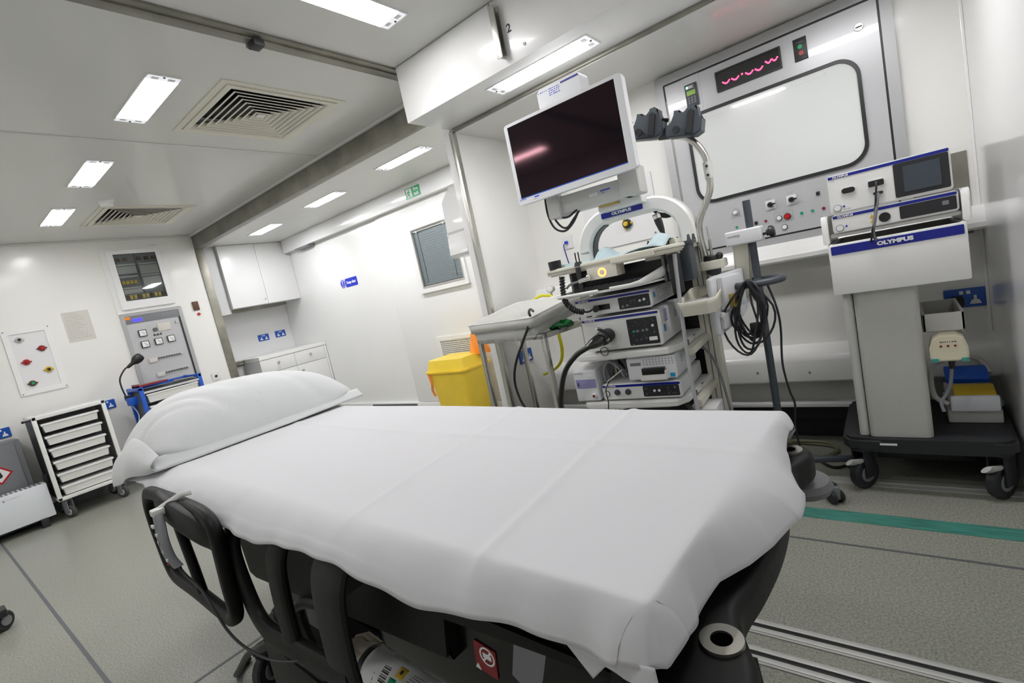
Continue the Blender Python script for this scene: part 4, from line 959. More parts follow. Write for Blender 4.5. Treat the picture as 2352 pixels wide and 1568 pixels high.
TM().tube([(-.783, 2.2, 1.215), (-.795, 2.2, 1.27)], .005, 8).build('probe_stem', 'steel', t)
o = TM().lathe((-.793, 2.2, 1.262), (-.813, 2.2, 1.36), [(.007, 0), (.013, .25), (.017, .6), (.0165, .98)], 16).build('probe_plug', 'black', t)
TM().lathe((-.8085, 2.2, 1.338), (-.814, 2.2, 1.366), [(.0172, 0), (.0172, .5), (.015, .8)], 16).build('plug_collar', 'chrome', o)
TM().tube([(-.735, 2.10, 1.17), (-.742, 2.08, .90), (-.745, 2.07, .62), (-.73, 2.06, .35)], .009, 8).build('clear_hose', 'clear_plastic', t)
TM().box(-.768, -.728, 2.10, 2.16, 1.0, 1.17, .004).build('hose_clamp', 'charcoal', t)
TM().prism(rrect(-.70, -.60, 2.36, 2.50, .01, 2), 1.06, 1.10, .004).build('pole_bracket', 'plastic_cream', t)
for x in (-.74, -.70, -.655): TM().box(x, x+.012, 2.40, 2.415, 1.10, 1.20, .002).tube([(x+.006, 2.405, 1.19), (x+.004, 2.405, 1.26)], .004, 6).build('steel_rod', 'steel', t)
# scope hanger pole
pp = spline([(-.672, 2.42, 1.02), (-.680, 2.42, 1.13), (-.690, 2.42, 1.225), (-.680, 2.42, 1.295), (-.645, 2.42, 1.36), (-.615, 2.42, 1.42), (-.608, 2.42, 1.49), (-.612, 2.42, 1.57), (-.645, 2.42, 1.64), (-.70, 2.42, 1.69), (-.80, 2.42, 1.72), (-.97, 2.42, 1.765)], 7)
pole = TM().tube(pp, .0155, 12).build('hanger_pole', 'steel', t)
TM().tube([(-.608, 2.42, 1.47), (-.609, 2.42, 1.545)], .020, 12).build('pole_sleeve', 'plastic_grey', pole)
for z in (1.485, 1.525): TM().cyl((-.609, 2.40, z), (-.609, 2.394, z), .006, seg=8).build('screw', 'charcoal', pole)
TM().cyl((-.66, 2.42, 1.09), (-.655, 2.42, 1.125), .035, .032, 16, .004).ball((-.62, 2.42, 1.115), .018, 12).build('clamp_knob', 'black', t)
TM().cyl((-.655, 2.42, 1.03), (-.65, 2.42, 1.085), .032, .034, 16, .008).build('pole_clamp', 'slate', t)
for cx, cz in ((-.838, 1.748), (-.672, 1.704)):
    Q = TF @ Matrix.Translation((cx, 2.40, cz)) @ Matrix.Rotation(math.radians(13), 4, 'Y')
    hg = MB(Q @ fr((0, 0, 0), (1, 0, 0), (0, 0, 1)))
    pl = [(-.065, -.030), (.050, -.030), (.078, -.012), (.078, .040), (.058, .052), (.050, .095), (.036, .104), (.014, .098), (.005, .068), (-.018, .060), (-.022, .082), (-.046, .082), (-.050, .030), (-.078, .018), (-.078, -.020)]
    hb = hg.prism(pl, -.03, .055, .006, 2).build('scope_hanger', 'slate', t)
    MB(Q @ fr((0, 0, 0), (1, 0, 0), (0, 0, 1))).prism([(.012, -.022), (.044, -.022), (.046, .070), (.030, .082), (.016, .07)], .055, .064, .003).cyl((-.03, 0, .055), (-.03, 0, .066), .016, seg=14).build('hanger_insert', 'charcoal', hb)
    MB(Q).cyl((-.098, 0, .012), (-.098, 0, .046), .0055, seg=10).cyl((-.098, 0, .046), (-.098, 0, .062), .016, .018, 12, .003).build('hanger_screw', 'black', hb)
    MB(Q).cyl((-.125, 0, -.008), (-.06, 0, -.002), .024, .026, 16, .003).build('hanger_collar', 'charcoal', hb)
TM().cyl((-1.015, 2.42, 1.776), (-.965, 2.42, 1.764), .014, .014, 16).build('pole_end', 'chrome', pole)
# back of tower at the floor, white leaflet box
tag(TM().box(-.80, -.68, 2.14, 2.30, .30, .46, .004).build('carton', 'laminate'), 'small white carton with green print standing low beside the cart post', 'box')
ct = bpy.data.objects['carton']
TM(fr((-.6795, 0, 0), (0, 1, 0), (0, 0, 1))).prism([(2.20, .36), (2.235, .385), (2.215, .43), (2.19, .41)], 0, .0006).build('print', 'green_dot', ct)
tq = tthing('power_lead', 'dark grey lead hanging beside the rear post of the tall shelved cart', 'cable', (-.68, 2.42, .3))
TM().tube(spline([(-.775, 2.36, .70), (-.735, 2.33, .70), (-.70, 2.31, .66), (-.675, 2.30, .58), (-.66, 2.30, .46), (-.655, 2.32, .33)], 7), .006, 7).build('lead', 'mid_grey', tq)
TM().tube(spline([(-.80, 2.12, .50), (-.76, 2.08, .47), (-.70, 2.07, .42), (-.66, 2.10, .36)], 6), .011, 7).build('lead', 'black', tq)
# ---- the units
P = TF @ WY(FY)
t = tthing('light_source_unit', 'uppermost white unit in the tower with blue stripe and vented side', 'medical device', (-1.03, 2.2, .965))
def tower_unit(t, x0, x1, z0, z1, depth, stripe_r=1.0):
    unit_front(P, x0, x1, z0, z1, t, depth=depth, stripe_r=stripe_r)
    MB(P).prism(rrect(x0+.001, x1-.001, z0+.002, z1-.002, .008, 3), -depth, -.018).build('cover', 'medical_white', t)
    q = MB()
    for x in (x0+.04, x1-.04):
        for y in (.05, depth-.05): q.f = TF; q.cyl((x, FY+y, z0-.010), (x, FY+y, z0+.004), .014, seg=12)
    tag(q.build('feet', 'charcoal', t), kind='stuff')
def keypad(P, x0, x1, z0, z1, t, seed, nbt, white=()):
    rnd = random.Random(seed)
    o = MB(P).rbox(x0, x1, z0, z1, 0, .002, .005).build('key_panel', 'charcoal', t)
    for (x, z, r_, c_) in nbt: MB(P).cyl((x, z, .002), (x, z, .0032), r_, seg=14).build('key', c_, o)
    q = MB(P)
    for k in range(int((x1-x0)*(z1-z0)*1500)+6):
        x = rnd.uniform(x0+.01, x1-.014); z = rnd.uniform(z0+.01, z1-.008); q.box(x, x+rnd.uniform(.002, .007), z, z+.0013, .002, .0024)
    tag(q.build('key_wording', 'mid_grey', o), kind='stuff')
tower_unit(t, -1.225, -.852, .963, 1.045, .36)
keypad(P, -1.005, -.860, .972, 1.026, t, 3, [(-.987, .984, .006, 'mid_grey'), (-.966, .987, .006, 'mid_grey'), (-.93, 1.004, .006, 'slate'), (-.947, 1.004, .006, 'slate'), (-.905, 1.0, .0055, 'plastic_white'), (-.885, 1.003, .0062, 'plastic_white'), (-.937, .985, .006, 'black'), (-.872, .985, .004, 'slate')])
o = MB(P).rbox(-1.113, -1.050, .983, 1.008, 0, .003, .003).build('outlet', 'black', t)
MB(P).rbox(-1.038, -1.010, .995, 1.015, 0, .001, .002).build('label', 'white_print', t)
q = MB(TF @ fr((-.853, 0, 0), (0, 1, 0), (0, 0, 1)))
for i in range(9):
    for j in range(6): q.box(FY+.085+i*.026, FY+.100+i*.026, .978+j*.0105, .981+j*.0105, 0, .0008)
tag(q.build('vent_slots', 'mid_grey', t), kind='stuff')
q = MB(TF @ fr((-.853, 0, 0), (0, 1, 0), (0, 0, 1))).rbox(FY+.035, FY+.062, 1.0, 1.022, 0, .001, .002).build('side_label', 'sky_label', t)
# plug and spiral tube hanging from the tray
o = MB(P).lathe((-1.118, .995, .002), (-1.098, .995, .055), [(.013, 0), (.016, .3), (.013, 1)], 14).build('outlet_plug', 'charcoal', t)
t = tthing('video_processor_unit', 'large white processor unit with big black scope plug and keypad', 'medical device', (-1.03, 2.2, .79))
tower_unit(t, -1.210, -.832, .790, .948, .38)
keypad(P, -.985, -.846, .800, .922, t, 5, [(-.958, .864, .006, 'green_dot'), (-.941, .864, .0065, 'mid_grey'), (-.915, .865, .006, 'mid_grey'), (-.897, .866, .0065, 'mid_grey'), (-.868, .882, .0062, 'plastic_white'), (-.864, .853, .006, 'slate'), (-.952, .823, .006, 'slate'), (-.93, .825, .006, 'slate'), (-.905, .828, .007, 'slate'), (-.968, .803, .004, 'mid_grey')])
MB(P).rbox(-.892, -.855, .815, .832, .002, .003, .002).build('label', 'white_print', t)
MB(P).cyl((-1.083, .858, 0), (-1.083, .858, .006), .058, seg=36, bev=.002).build('socket_recess', 'plastic_white', t)
q = MB(TF @ fr((-.833, 0, 0), (0, 1, 0), (0, 0, 1))); q.rbox(FY+.04, FY+.068, .84, .872, 0, .001, .002).build('side_label', 'sky_label', t)
q = MB(TF @ fr((-.833, 0, 0), (0, 1, 0), (0, 0, 1)))
for j in range(7): scribble(q, FY+.075, FY+.12, .885+j*.008, .004, 4, .001)
tag(q.build('side_print', 'blue_sign', t), kind='stuff')
q = MB(TF @ fr((-.833, 0, 0), (0, 1, 0), (0, 0, 1))).rbox(FY+.22, FY+.27, .875, .905, 0, .004, .014).build('side_vent', 'plastic_grey', t)
t = tthing('scope_plug', 'thick black scope plug with its cable running from the processor', 'cable', (-1.08, 2.0, .79))
o = MB(P).lathe((-1.075, .865, .006), (-1.088, .860, .085), [(.030, 0), (.034, .2), (.034, .5), (.029, .55), (.036, .65), (.033, .9), (.024, 1)], 20).build('plug_body', 'black', t)
MB(P).lathe((-1.088, .860, .075), (-1.14, .838, .135), [(.026, 0), (.030, .25), (.024, .6), (.012, 1)], 18).build('plug_boot', 'black_gloss', t)
MB(P).lathe((-1.10, .895, .02), (-1.115, .905, .05), [(.006, 0), (.009, .6), (.007, 1)], 12).lathe((-1.055, .855, .07), (-1.05, .853, .10), [(.006, 0), (.006, 1)], 10).build('plug_port', 'steel', o)
MB().tube(spline([tf(-1.135, 1.925, .838), tf(-1.19, 1.90, .81), tf(-1.26, 1.90, .74), tf(-1.315, 1.92, .63), tf(-1.345, 1.94, .52), tf(-1.33, 1.95, .38), tf(-1.25, 1.95, .27), tf(-1.12, 1.97, .20)], 8), .0125, 10).build('cable', 'black', t)
MB(P).tube([(-1.11+.02*math.cos(k*PI/8), .79+.02*math.sin(k*PI/8), .02) for k in range(16)], .002, 5, closed=True).build('hanging_loop', 'black', t)
t = tthing('insufflation_unit', 'low white unit with two dark knobs and keypad on the bottom visible shelf', 'medical device', (-1.0, 2.2, .54))
tower_unit(t, -1.168, -.790, .546, .622, .38)
keypad(P, -.965, -.800, .556, .606, t, 9, [(-.95, .593, .006, 'slate'), (-.95, .568, .006, 'slate'), (-.912, .582, .006, 'plastic_white'), (-.890, .582, .006, 'plastic_white'), (-.848, .594, .0055, 'slate'), (-.848, .568, .0055, 'slate'), (-.818, .594, .005, 'mid_grey'), (-.818, .568, .005, 'slate')])
for x in (-1.092, -1.038): MB(P).cyl((x, .583, 0), (x, .583, .012), .0145, .013, 20, .002).build('knob', 'slate', t)
o = MB(P).cyl((-1.147, .577, 0), (-1.147, .577, .003), .0155, seg=20).build('button_ring', 'charcoal', t)
MB(P).cyl((-1.147, .577, .003), (-1.147, .577, .005), .013, seg=20).build('power_button', 'plastic_white', o)
t = tthing('printer', 'white photo printer with dark paper slot standing on the bottom unit', 'printer', (-.9, 2.2, .632))
MB(P).prism(rrect(-1.022, -.795, .636, .740, .008, 3), -.34, 0, .003).build('casing', 'medical_white', t)
MB(P).prism(rrect(-.96, -.835, .634, .678, .006, 3), -.05, .022, .004).build('paper_tray', 'plastic_white', t)
MB(P).box(-.948, -.845, .662, .692, .0, .0235, .002).build('paper_slot', 'black', t)
MB(P).rbox(-1.005, -.955, .703, .717, 0, .001, .002).build('display', 'mid_grey', t)
MB(P).rbox(-.828, -.806, .642, .660, 0, .001, .002).build('label', 'sky_label', t)
q = MB(P)
for i in range(10):
    for j in range(3): q.cyl((-.94+i*.0145, .705+j*.011, 0), (-.94+i*.0145, .705+j*.011, .0012), .0025, seg=6)
tag(q.build('buttons', 'mid_grey', t), kind='stuff')
q = MB(TF @ fr((-.7955, 0, 0), (0, 1, 0), (0, 0, 1)))
for j in range(4): scribble(q, FY+.08, FY+.115, .69+j*.009, .005, 3, .001)
tag(q.build('side_print', 'sky_label', t), kind='stuff')
t = tthing('small_pump', 'small upright white pump with lilac label, left of the bottom unit', 'medical device', (-1.25, 2.15, .54))
MB(P).prism(rrect(-1.310, -1.186, .545, .700, .006, 3), -.24, 0, .004).build('casing', 'medical_white', t)
MB(P).rbox(-1.302, -1.194, .610, .655, 0, .001, .002).build('lilac_label', 'lilac', t)
text('wording', 'OLYMPUS', .009, at(P, -1.282, .686, .0004), 'grey_print', t, sx=1.2)
MB(P).rbox(-1.235, -1.205, .670, .683, 0, .001, .001).build('label', 'white_print', t)
MB(P).rbox(-1.293, -1.286, .622, .64, .001, .004, .002).build('switch', 'slate', t)
o = MB(P).cyl((-1.213, .572, 0), (-1.213, .572, .012), .013, seg=18, bev=.002).build('air_outlet', 'white_print', t)
MB(P).cyl((-1.213, .572, .012), (-1.213, .572, .013), .007, seg=12).build('bore', 'dark_red', o)
MB(P).cyl((-1.283, .570, 0), (-1.283, .570, .003), .011, seg=18).build('power_button', 'plastic_white', t)
t = tthing('tubing_bundle', 'tangle of clear and grey tubing stuffed beside the printer', 'tubing', (-1.10, 2.15, .63))
rnd = random.Random(4)
for k in range(7):
    a0 = rnd.uniform(0, 1); pts = [(-1.165+rnd.uniform(0, .02), 2.10+.02*k, .628), (-1.16+a0*.02, 2.09+.02*k, .69), (-1.13+a0*.03, 2.08+.02*k, .725+a0*.01), (-1.09+a0*.02, 2.09+.02*k, .70), (-1.07, 2.12+.02*k, .64)]
    MB(TF).tube(spline(pts, 6), .004, 6).build('tube', 'mid_grey' if k % 2 else 'clear_plastic', t)
MB(TF).tube([(-1.12, 2.03, .645), (-1.03, 2.02, .70)], .003, 6).build('probe', 'steel', t)
MB(TF).tube(spline([(-1.10, 2.04, .66), (-1.13, 2.02, .61), (-1.125, 2.01, .55), (-1.14, 2.02, .50)], 5), .003, 6).build('thin_lead', 'black', t)
# ---- things on the top tray
def pad(u, v):
    x = -1.32+.56*u; y = FY-.035+.36*v
    z = 1.216+.006*math.sin(9*u+3*v)+.004*math.sin(17*u-8*v)
    z += .055*max(0, 1-((u-.42)**2/.012+(v-.55)**2/.10))+.05*max(0, 1-((u-.93)**2/.010+(v-.3)**2/.09))
    z -= .03*max(0, .06-v)/.06*(1 if u < .45 else .0)
    return Vector((x+.01*math.sin(7*v), y+.012*math.sin(8*u), z))
tag(TM().grid(pad, 50, 30).build('absorbent_pad', 'pad_blue', angle=60, thick=.002), 'crumpled pale blue absorbent pad spread over the top tray', 'pad')
t = tthing('suction_cup_holder', 'black round cup clipped on the left end of the top tray', 'holder', (-1.27, 2.04, 1.21))
TM().lathe((-1.275, 2.035, 1.212), (-1.275, 2.035, 1.252), [(.029, 0), (.031, .6), (.031, 1), (.026, 1), (.024, .1)], 24, cap=False).build('cup', 'black', t)
t = tthing('cable_stand', 'black forked clip with two upright prongs at the front of the tray', 'clip', (-1.145, 2.01, 1.07))
TM().box(-1.158, -1.135, 2.0, 2.012, 1.09, 1.20, .004).build('stem', 'black', t)
TM().lathe((-1.147, 2.02, 1.205), (-1.147, 2.02, 1.225), [(.022, 0), (.014, 1)], 14).build('collar', 'charcoal', t)
for x in (-1.154, -1.138): TM().cyl((x, 2.02, 1.215), (x, 2.02, 1.268), .0032, seg=8).build('prong', 'black', t)
t = tthing('spiral_tube', 'black ribbed spiral tube hanging from tray to the upper unit', 'tube', (-1.2, 1.98, .99))
sp = spline([tf(-1.232, 2.0, 1.172), tf(-1.232, 1.985, 1.11), tf(-1.222, 1.97, 1.055), tf(-1.185, 1.965, 1.012), tf(-1.145, 1.975, .996)], 10)
MB().tube(sp, .010, 8).build('core', 'black', t)
sp2 = []; n = len(sp)
for k in range(n*8):
    i = min(n-2, k//8); f_ = (k % 8)/8; p = sp[i].lerp(sp[i+1], f_); d = (sp[i+1]-sp[i]).normalized(); a_ = d.orthogonal().normalized(); b_ = d.cross(a_); th = k*2*PI/8*.5
    sp2.append(p+(a_*math.cos(th)+b_*math.sin(th))*.0115)
MB().tube(sp2, .0035, 5).build('spiral', 'black', t)
MB().tube(spline([tf(-1.145, 1.975, .996), tf(-1.125, 1.985, .992), tf(-1.105, 1.99, .999)], 6), .0045, 6).build('lead', 'black', t)
t = tthing('steel_valve', 'small chrome valve and tube under the tray front edge', 'valve', (-1.12, 2.0, 1.13))
TM().cyl((-1.15, 2.0, 1.135), (-1.09, 2.0, 1.142), .011, seg=12, bev=.002).ball((-1.10, 1.995, 1.150), .010, 12).build('valve_body', 'chrome', t)
TM().tube(spline([(-1.15, 2.0, 1.135), (-1.19, 1.99, 1.13), (-1.215, 1.99, 1.115)], 5), .006, 8).build('tube', 'mid_grey', t)
# ---- monitor
t = thing('monitor', 'large flat monitor with white frame and black screen on an arm', 'monitor', (-1.14, 2.15, 1.56))
P = WY(2.10); mx0, mx1, mz0, mz1 = -1.462, -.826, 1.562, 1.956
MB(P).ringp(rrect(mx0, mx1, mz0, mz1, .016, 4), rrect(mx0+.020, mx1-.034, mz0+.032, mz1-.014, .0015, 4), -.03, 0).build('front_frame', 'medical_white', t)
MB(P).prism(rrect(mx0+.002, mx1-.002, mz0+.002, mz1-.002, .016, 4), -.045, -.006).build('rear_shell', 'medical_white', t)
MB(P).prism(rrect(mx0+.06, mx1-.05, mz0+.05, mz1-.05, .02, 4), -.085, -.045, .01).build('rear_housing', 'plastic_grey', t)
MB(P).box(mx0+.019, mx1-.033, mz0+.031, mz1-.013, -.006, -.003).build('screen', 'screen_black', t)
MB(P).box(mx0+.019, mx1-.033, mz0+.029, mz0+.0335, -.004, .0006).build('blue_line', 'blue_frame', t)
q = MB(P); q.rbox(-1.41, -1.375, mz0+.010, mz0+.022, 0, .001, .001).build('label', 'white_print', t)
q = MB(P); q.box(-1.362, -1.335, mz0+.018, mz0+.023, 0, .001); scribble(q, -1.365, -1.345, mz0+.011, .003, 4, .001); tag(q.build('blue_print', 'blue_sign', t), kind='stuff')
text('wording', 'OLYMPUS', .009, at(P, -1.433, mz0+.024, .0004), 'blue_sign', t, sx=1.1)
MB(P).box(-1.30, -.95, 1.58, 1.70, -.12, -.085, .01).build('mount_plate', 'plastic_grey', t)
MB().cyl((mx1-.02, 2.16, 1.60), (mx1-.015, 2.16, 1.575), .008, seg=8).build('red_tag', 'red', t)
t = thing('receiver_box', 'white rounded box with blue print on top of the monitor', 'medical device', (-1.16, 2.18, 1.957))
MB(WY(2.14)).prism(rrect(-1.262, -1.032, 1.957, 2.055, .018, 5), -.09, 0, .005).build('casing', 'medical_white', t)
MB(WY(2.14)).box(-1.128, -1.036, 2.037, 2.045, 0, .001).build('blue_band', 'blue_stripe', t)
q = MB(WY(2.14)); 
for j in range(4): scribble(q, -1.195, -1.135, 2.010+j*.009, .004, 6, .001)
scribble(q, -1.255, -1.20, 2.037, .005, 5, .001)
tag(q.build('print', 'blue_sign', t), kind='stuff')
# ---- scope tray (basket) on the right of the tower
t = tthing('side_tray', 'small cream side tray holding clear packets at the right of the tower', 'tray', (-.68, 2.2, .90))
pts = [(-.752, 2.08), (-.735, 2.05), (-.625, 2.06), (-.595, 2.10), (-.61, 2.36), (-.63, 2.40), (-.74, 2.42), (-.765, 2.39)]
q = TM(); tb = bmesh.new(); o_ = [(x, y) for x, y in pts]; cx, cy_ = -.68, 2.23
lo = [tb.verts.new((cx+(x-cx)*.88, cy_+(y-cy_)*.88, .900)) for x, y in pts]; hi = [tb.verts.new((cx+(x-cx)*.96, cy_+(y-cy_)*.96, .940+.08*(y-2.05))) for x, y in pts]
hi2 = [tb.verts.new((x, y, .960+.08*(y-2.05))) for x, y in pts]; n = len(pts)
for A_, B_ in ((lo, hi), (hi, hi2)):
    for i in range(n): tb.faces.new((A_[i], A_[(i+1) % n], B_[(i+1) % n], B_[i]))
tb.faces.new(lo[::-1]); q._merge(tb); q.build('tray', 'plastic_cream', t, thick=.005)
for k in range(4): TM(Matrix.Translation((-.69+.012*k, 2.15+.055*k, .940)) @ Matrix.Rotation(.5-.3*k, 4, 'X') @ Matrix.Rotation(.3*k, 4, 'Z')).box(-.045, .045, -.03, .03, -.002, .002, .001).build('packet', 'clear_plastic', t)

# ================================================================ GUIDE POLE with receiver plate, coiled lead
t = thing('guide_stand', 'slate grey pole on castors with white head and handle ring', 'stand', (-.50, 2.48, 0))
MB().tube([(-.505, 2.48, .09), (-.505, 2.48, 1.335)], .0165, 16).build('pole', 'slate', t)
MB().lathe((-.505, 2.48, .07), (-.505, 2.48, .16), [(.045, 0), (.04, .5), (.02, 1)], 16).build('hub', 'slate', t)
for a_ in (-2.2, -.75, .35, 1.75, 2.9):
    dx, dy = math.cos(a_), math.sin(a_); L_ = .29
    lg = MB().tube([(-.505+dx*.02, 2.48+dy*.02, .095), (-.505+dx*L_, 2.48+dy*L_, .075)], [.020, .015], 10).build('leg', 'slate', t)
    e = Vector((-.505+dx*L_, 2.48+dy*L_, 0)); Q = Matrix.Translation(e) @ Matrix.Rotation(a_, 4, 'Z')
    for s_ in (-1, 1): MB(Q).cyl((0, s_*.010, .028), (0, s_*.026, .028), .028, seg=20, bev=.004).build('castor', 'charcoal', lg)
    MB(Q).box(-.018, .018, -.009, .009, .02, .075, .003).build('castor_block', 'mid_grey', lg)
MB().box(-.61, -.455, 2.44, 2.52, 1.145, 1.212, .012, 3).build('head', 'medical_white', t)
text('wording', 'OLYMPUS', .011, at(WY(2.4395), -.57, 1.188, .0004), 'grey_print', t, sx=1.1)
MB().cyl((-.455, 2.47, 1.172), (-.435, 2.47, 1.174), .006, seg=8).cyl((-.440, 2.47, 1.174), (-.428, 2.47, 1.175), .014, seg=12).cyl((-.430, 2.47, 1.175), (-.408, 2.47, 1.178), .028, .026, 14, .006).build('knob', 'black', t)
MB(fr((0, 2.43, 0), (1, 0, 0), (0, 0, 1))).prism([(-.592, 1.15), (-.517, 1.15), (-.54, .91), (-.575, .89), (-.605, .93)], -.11, -.055, .006).build('arm', 'plastic_cream', t)
ring = [(-.505+.108*math.cos(k*PI/14), 2.43+.085*math.sin(k*PI/14), .968) for k in range(28)]
MB().tube(ring, .0155, 10, closed=True).build('handle_ring', 'slate', t)
MB().box(-.52, -.49, 2.44, 2.50, .955, .98, .004).build('ring_bracket', 'slate', t)
t = thing('receiver_plate', 'upright white plate with cream plug, seen edge-on beside the pole', 'medical device', (-.61, 2.36, .78))
Q = Matrix.Translation((-.605, 2.36, .91)) @ Matrix.Rotation(math.radians(-22), 4, 'Z')
MB(Q @ fr((-.022, 0, 0), (0, 1, 0), (0, 0, 1))).prism([(-.12, -.13), (-.10, -.145), (.08, -.09), (.12, -.06), (.12, .13), (-.08, .125), (-.12, .115)], 0, .022, .004).build('plate', 'medical_white', t)
MB(Q).box(0, .03, -.075, .06, -.03, .115, .006).build('raised_cover', 'medical_white', t)
MB(Q).box(0, .02, -.09, -.03, -.115, -.04, .008).build('latch', 'medical_white', t)
MB(Q).box(.03, .055, -.05, -.02, -.025, .035, .004).build('plug', 'gold', t)
MB(Q).cyl((.02, -.10, -.06), (.03, -.10, -.06), .012, seg=12).build('screw', 'plastic_grey', t)
t = thing('coiled_cable', 'long dark grey cable looped in a bundle over the handle ring', 'cable', (-.5, 2.42, .6))
rnd = random.Random(12)
for k in range(8):
    w_ = rnd.uniform(.045, .085); h_ = rnd.uniform(.10, .165); cx = -.515+rnd.uniform(-.035, .04); yy = 2.325-.006*k; tl = rnd.uniform(-.45, .35)
    pts = []
    for i in range(26):
        a_ = PI/2+2*PI*i/26; sq_ = 1-.62*max(0, math.sin(a_))**1.5; dz = -h_+h_*math.sin(a_)
        pts.append((cx*(1-max(0, math.sin(a_))**2)-.510*max(0, math.sin(a_))**2+w_*math.cos(a_)*sq_-tl*dz*.35+.006*math.sin(3*a_+k), yy+.012*math.sin(2*a_+k), .992+dz))
    MB().tube(pts, .0047, 7, closed=True).build('loop', 'charcoal', t)
MB().tube(spline([(-.575, 2.325, .90), (-.60, 2.31, .84), (-.59, 2.32, .78), (-.54, 2.34, .75), (-.49, 2.33, .76)], 7), .0045, 7).build('plug_lead', 'charcoal', t)
MB().tube(spline([(-.45, 2.37, .96), (-.425, 2.36, .86), (-.42, 2.36, .76), (-.435, 2.37, .60), (-.425, 2.38, .47), (-.415, 2.40, .40), (-.43, 2.42, .28), (-.42, 2.45, .12), (-.40, 2.52, .02)], 7), .0047, 7).build('hanging_lead', 'charcoal', t)
MB().box(-.535, -.48, 2.325, 2.35, .74, .80, .006).build('cable_tie', 'black', t)
t = thing('floor_cable', 'olive grey cable coiled on the floor around the pole castors', 'cable', (-.4, 2.75, 0))
pts = []
for k in range(80):
    a_ = k/80*2*PI*2.6; pts.append((-.47+(.15+.012*math.sin(k*.4))*math.cos(a_), 2.80+(.11+.01*math.cos(k*.5))*math.sin(a_), .008+.007*(k/30)))
MB().tube(pts, .007, 7).build('coil', 'olive', t)
MB().tube(spline([(-.40, 2.70, .008), (-.33, 2.62, .008), (-.27, 2.66, .008), (-.20, 2.80, .008)], 6), .006, 7).build('cable', 'charcoal', t)
# ================================================================ STAINLESS TROLLEY WITH TRAY
RZ = math.radians(-8)
SF = Matrix.Translation((-2.01, 2.165, 0)) @ Matrix.Rotation(RZ, 4, 'Z')      # origin = front left corner, x to the right, y to the back
L_, D_ = .545, .375
t = thing('steel_trolley', 'stainless steel instrument trolley with square legs in front of the partition', 'trolley', SF @ Vector((L_/2, D_/2, 0)), RZ)
SM = lambda f=None: MB(SF @ (f or Matrix()))
for x in (0, L_-.025):
    for y in (0, D_-.025): SM().box(x, x+.025, y, y+.025, .10, .90, .002).build('leg', 'steel', t)
for z in (.872, .15, .30):
    fr_ = SM()
    if z != .30:
        fr_.box(0, L_, 0, .025, z, z+.028, .002).box(0, L_, D_-.025, D_, z, z+.028, .002).box(0, .025, .025, D_-.025, z, z+.028, .002).box(L_-.025, L_, .025, D_-.025, z, z+.028, .002)
        fr_.build('rail', 'steel', t)
SM().box(.01, L_-.01, .01, D_-.01, .885, .896).build('top_shelf', 'steel', t)
SM().box(.01, L_-.01, .01, D_-.01, .165, .175).build('bottom_shelf', 'steel', t)
for x in (.02, L_-.02):
    for y in (.02, D_-.02): castor(t, x-L_/2, y-D_/2, .102, .042, .024, .8)
t = thing('plastic_tray', 'deep pale plastic tray with clear liner standing on the steel trolley', 'tray', SF @ Vector((.26, .17, .90)), RZ)
TX0, TX1, TY0, TY1 = .005, .54, -.050, .400
SM0 = SM; TT = SF @ Matrix.Translation((0, -.03, .902)) @ Matrix.Rotation(math.radians(7.5), 4, 'X') @ Matrix.Translation((0, .03, -.902))
SM = lambda f=None: MB(TT @ (f or Matrix()))
def tray_ring(z0, s0, z1, s1, mb):
    tb = bmesh.new(); R_ = []
    for z, k in ((z0, s0), (z1, s1)):
        cx, cy_ = (TX0+TX1)/2, (TY0+TY1)/2
        R_.append([tb.verts.new((cx+(x-cx)*k, cy_+(y-cy_)*k, z)) for x, y in rrect(TX0, TX1, TY0, TY1, .03, 4)])
    n = len(R_[0])
    for i in range(n): tb.faces.new((R_[0][i], R_[0][(i+1) % n], R_[1][(i+1) % n], R_[1][i]))
    if z0 < .915: tb.faces.new(R_[0][::-1])
    return mb._merge(tb)
q = SM(); tray_ring(.902, .91, .960, .945, q)
q.build('shell', 'plastic_grey', t, thick=.003, angle=25)
q = SM(); tray_ring(.950, .985, 1.001, 1.0, q); tray_ring(1.001, 1.0, 1.002, .965, q); tray_ring(.912, .90, 1.002, .965, q)
q.build('liner', 'liner', t, thick=.0015, angle=25)
SM().tube([(x, y, 1.003) for x, y in rrect(TX0, TX1, TY0, TY1, .03, 4)], .004, 7, closed=True).build('rim', 'gloss_white', t)  # white tube added as a highlight along the tray edge
SM = SM0
t = thing('thin_scope_cable', 'black cable hooked over the tray edge and hanging in a loop', 'cable', (-1.6, 2.02, .4))
MB().tube(spline([(-1.555, 2.16, 1.02), (-1.535, 2.11, 1.036), (-1.512, 2.06, 1.025), (-1.506, 2.05, .986), (-1.569, 2.04, .887), (-1.649, 2.04, .773), (-1.693, 2.05, .677), (-1.691, 2.05, .589), (-1.66, 2.05, .51), (-1.58, 2.05, .42)], 7), [.007]*63+[.0075], 8).build('cable', 'black', t)
t = thing('yellow_tubing', 'loops of yellow tubing lying at the back corner of the tray', 'tubing', (-1.68, 2.5, 1.0))
for k in range(3):
    MB().tube(spline([(-1.90+.02*k, 2.585, 1.03), (-1.86+.02*k, 2.59, 1.052+.006*k), (-1.80+.015*k, 2.59, 1.066+.006*k), (-1.755+.01*k, 2.59, 1.072-.006*k), (-1.70, 2.585, 1.062), (-1.66, 2.58, 1.03)], 6), .006, 7).build('loop', 'tube_yellow', t)
MB().tube(spline([(-1.66, 2.585, 1.03), (-1.685, 2.59, .95), (-1.705, 2.59, .84), (-1.71, 2.60, .72), (-1.735, 2.60, .64), (-1.79, 2.59, .59), (-1.88, 2.58, .56)], 7), .011, 8, flat=.5).build('hanging_hose', 'tube_yellow', t)
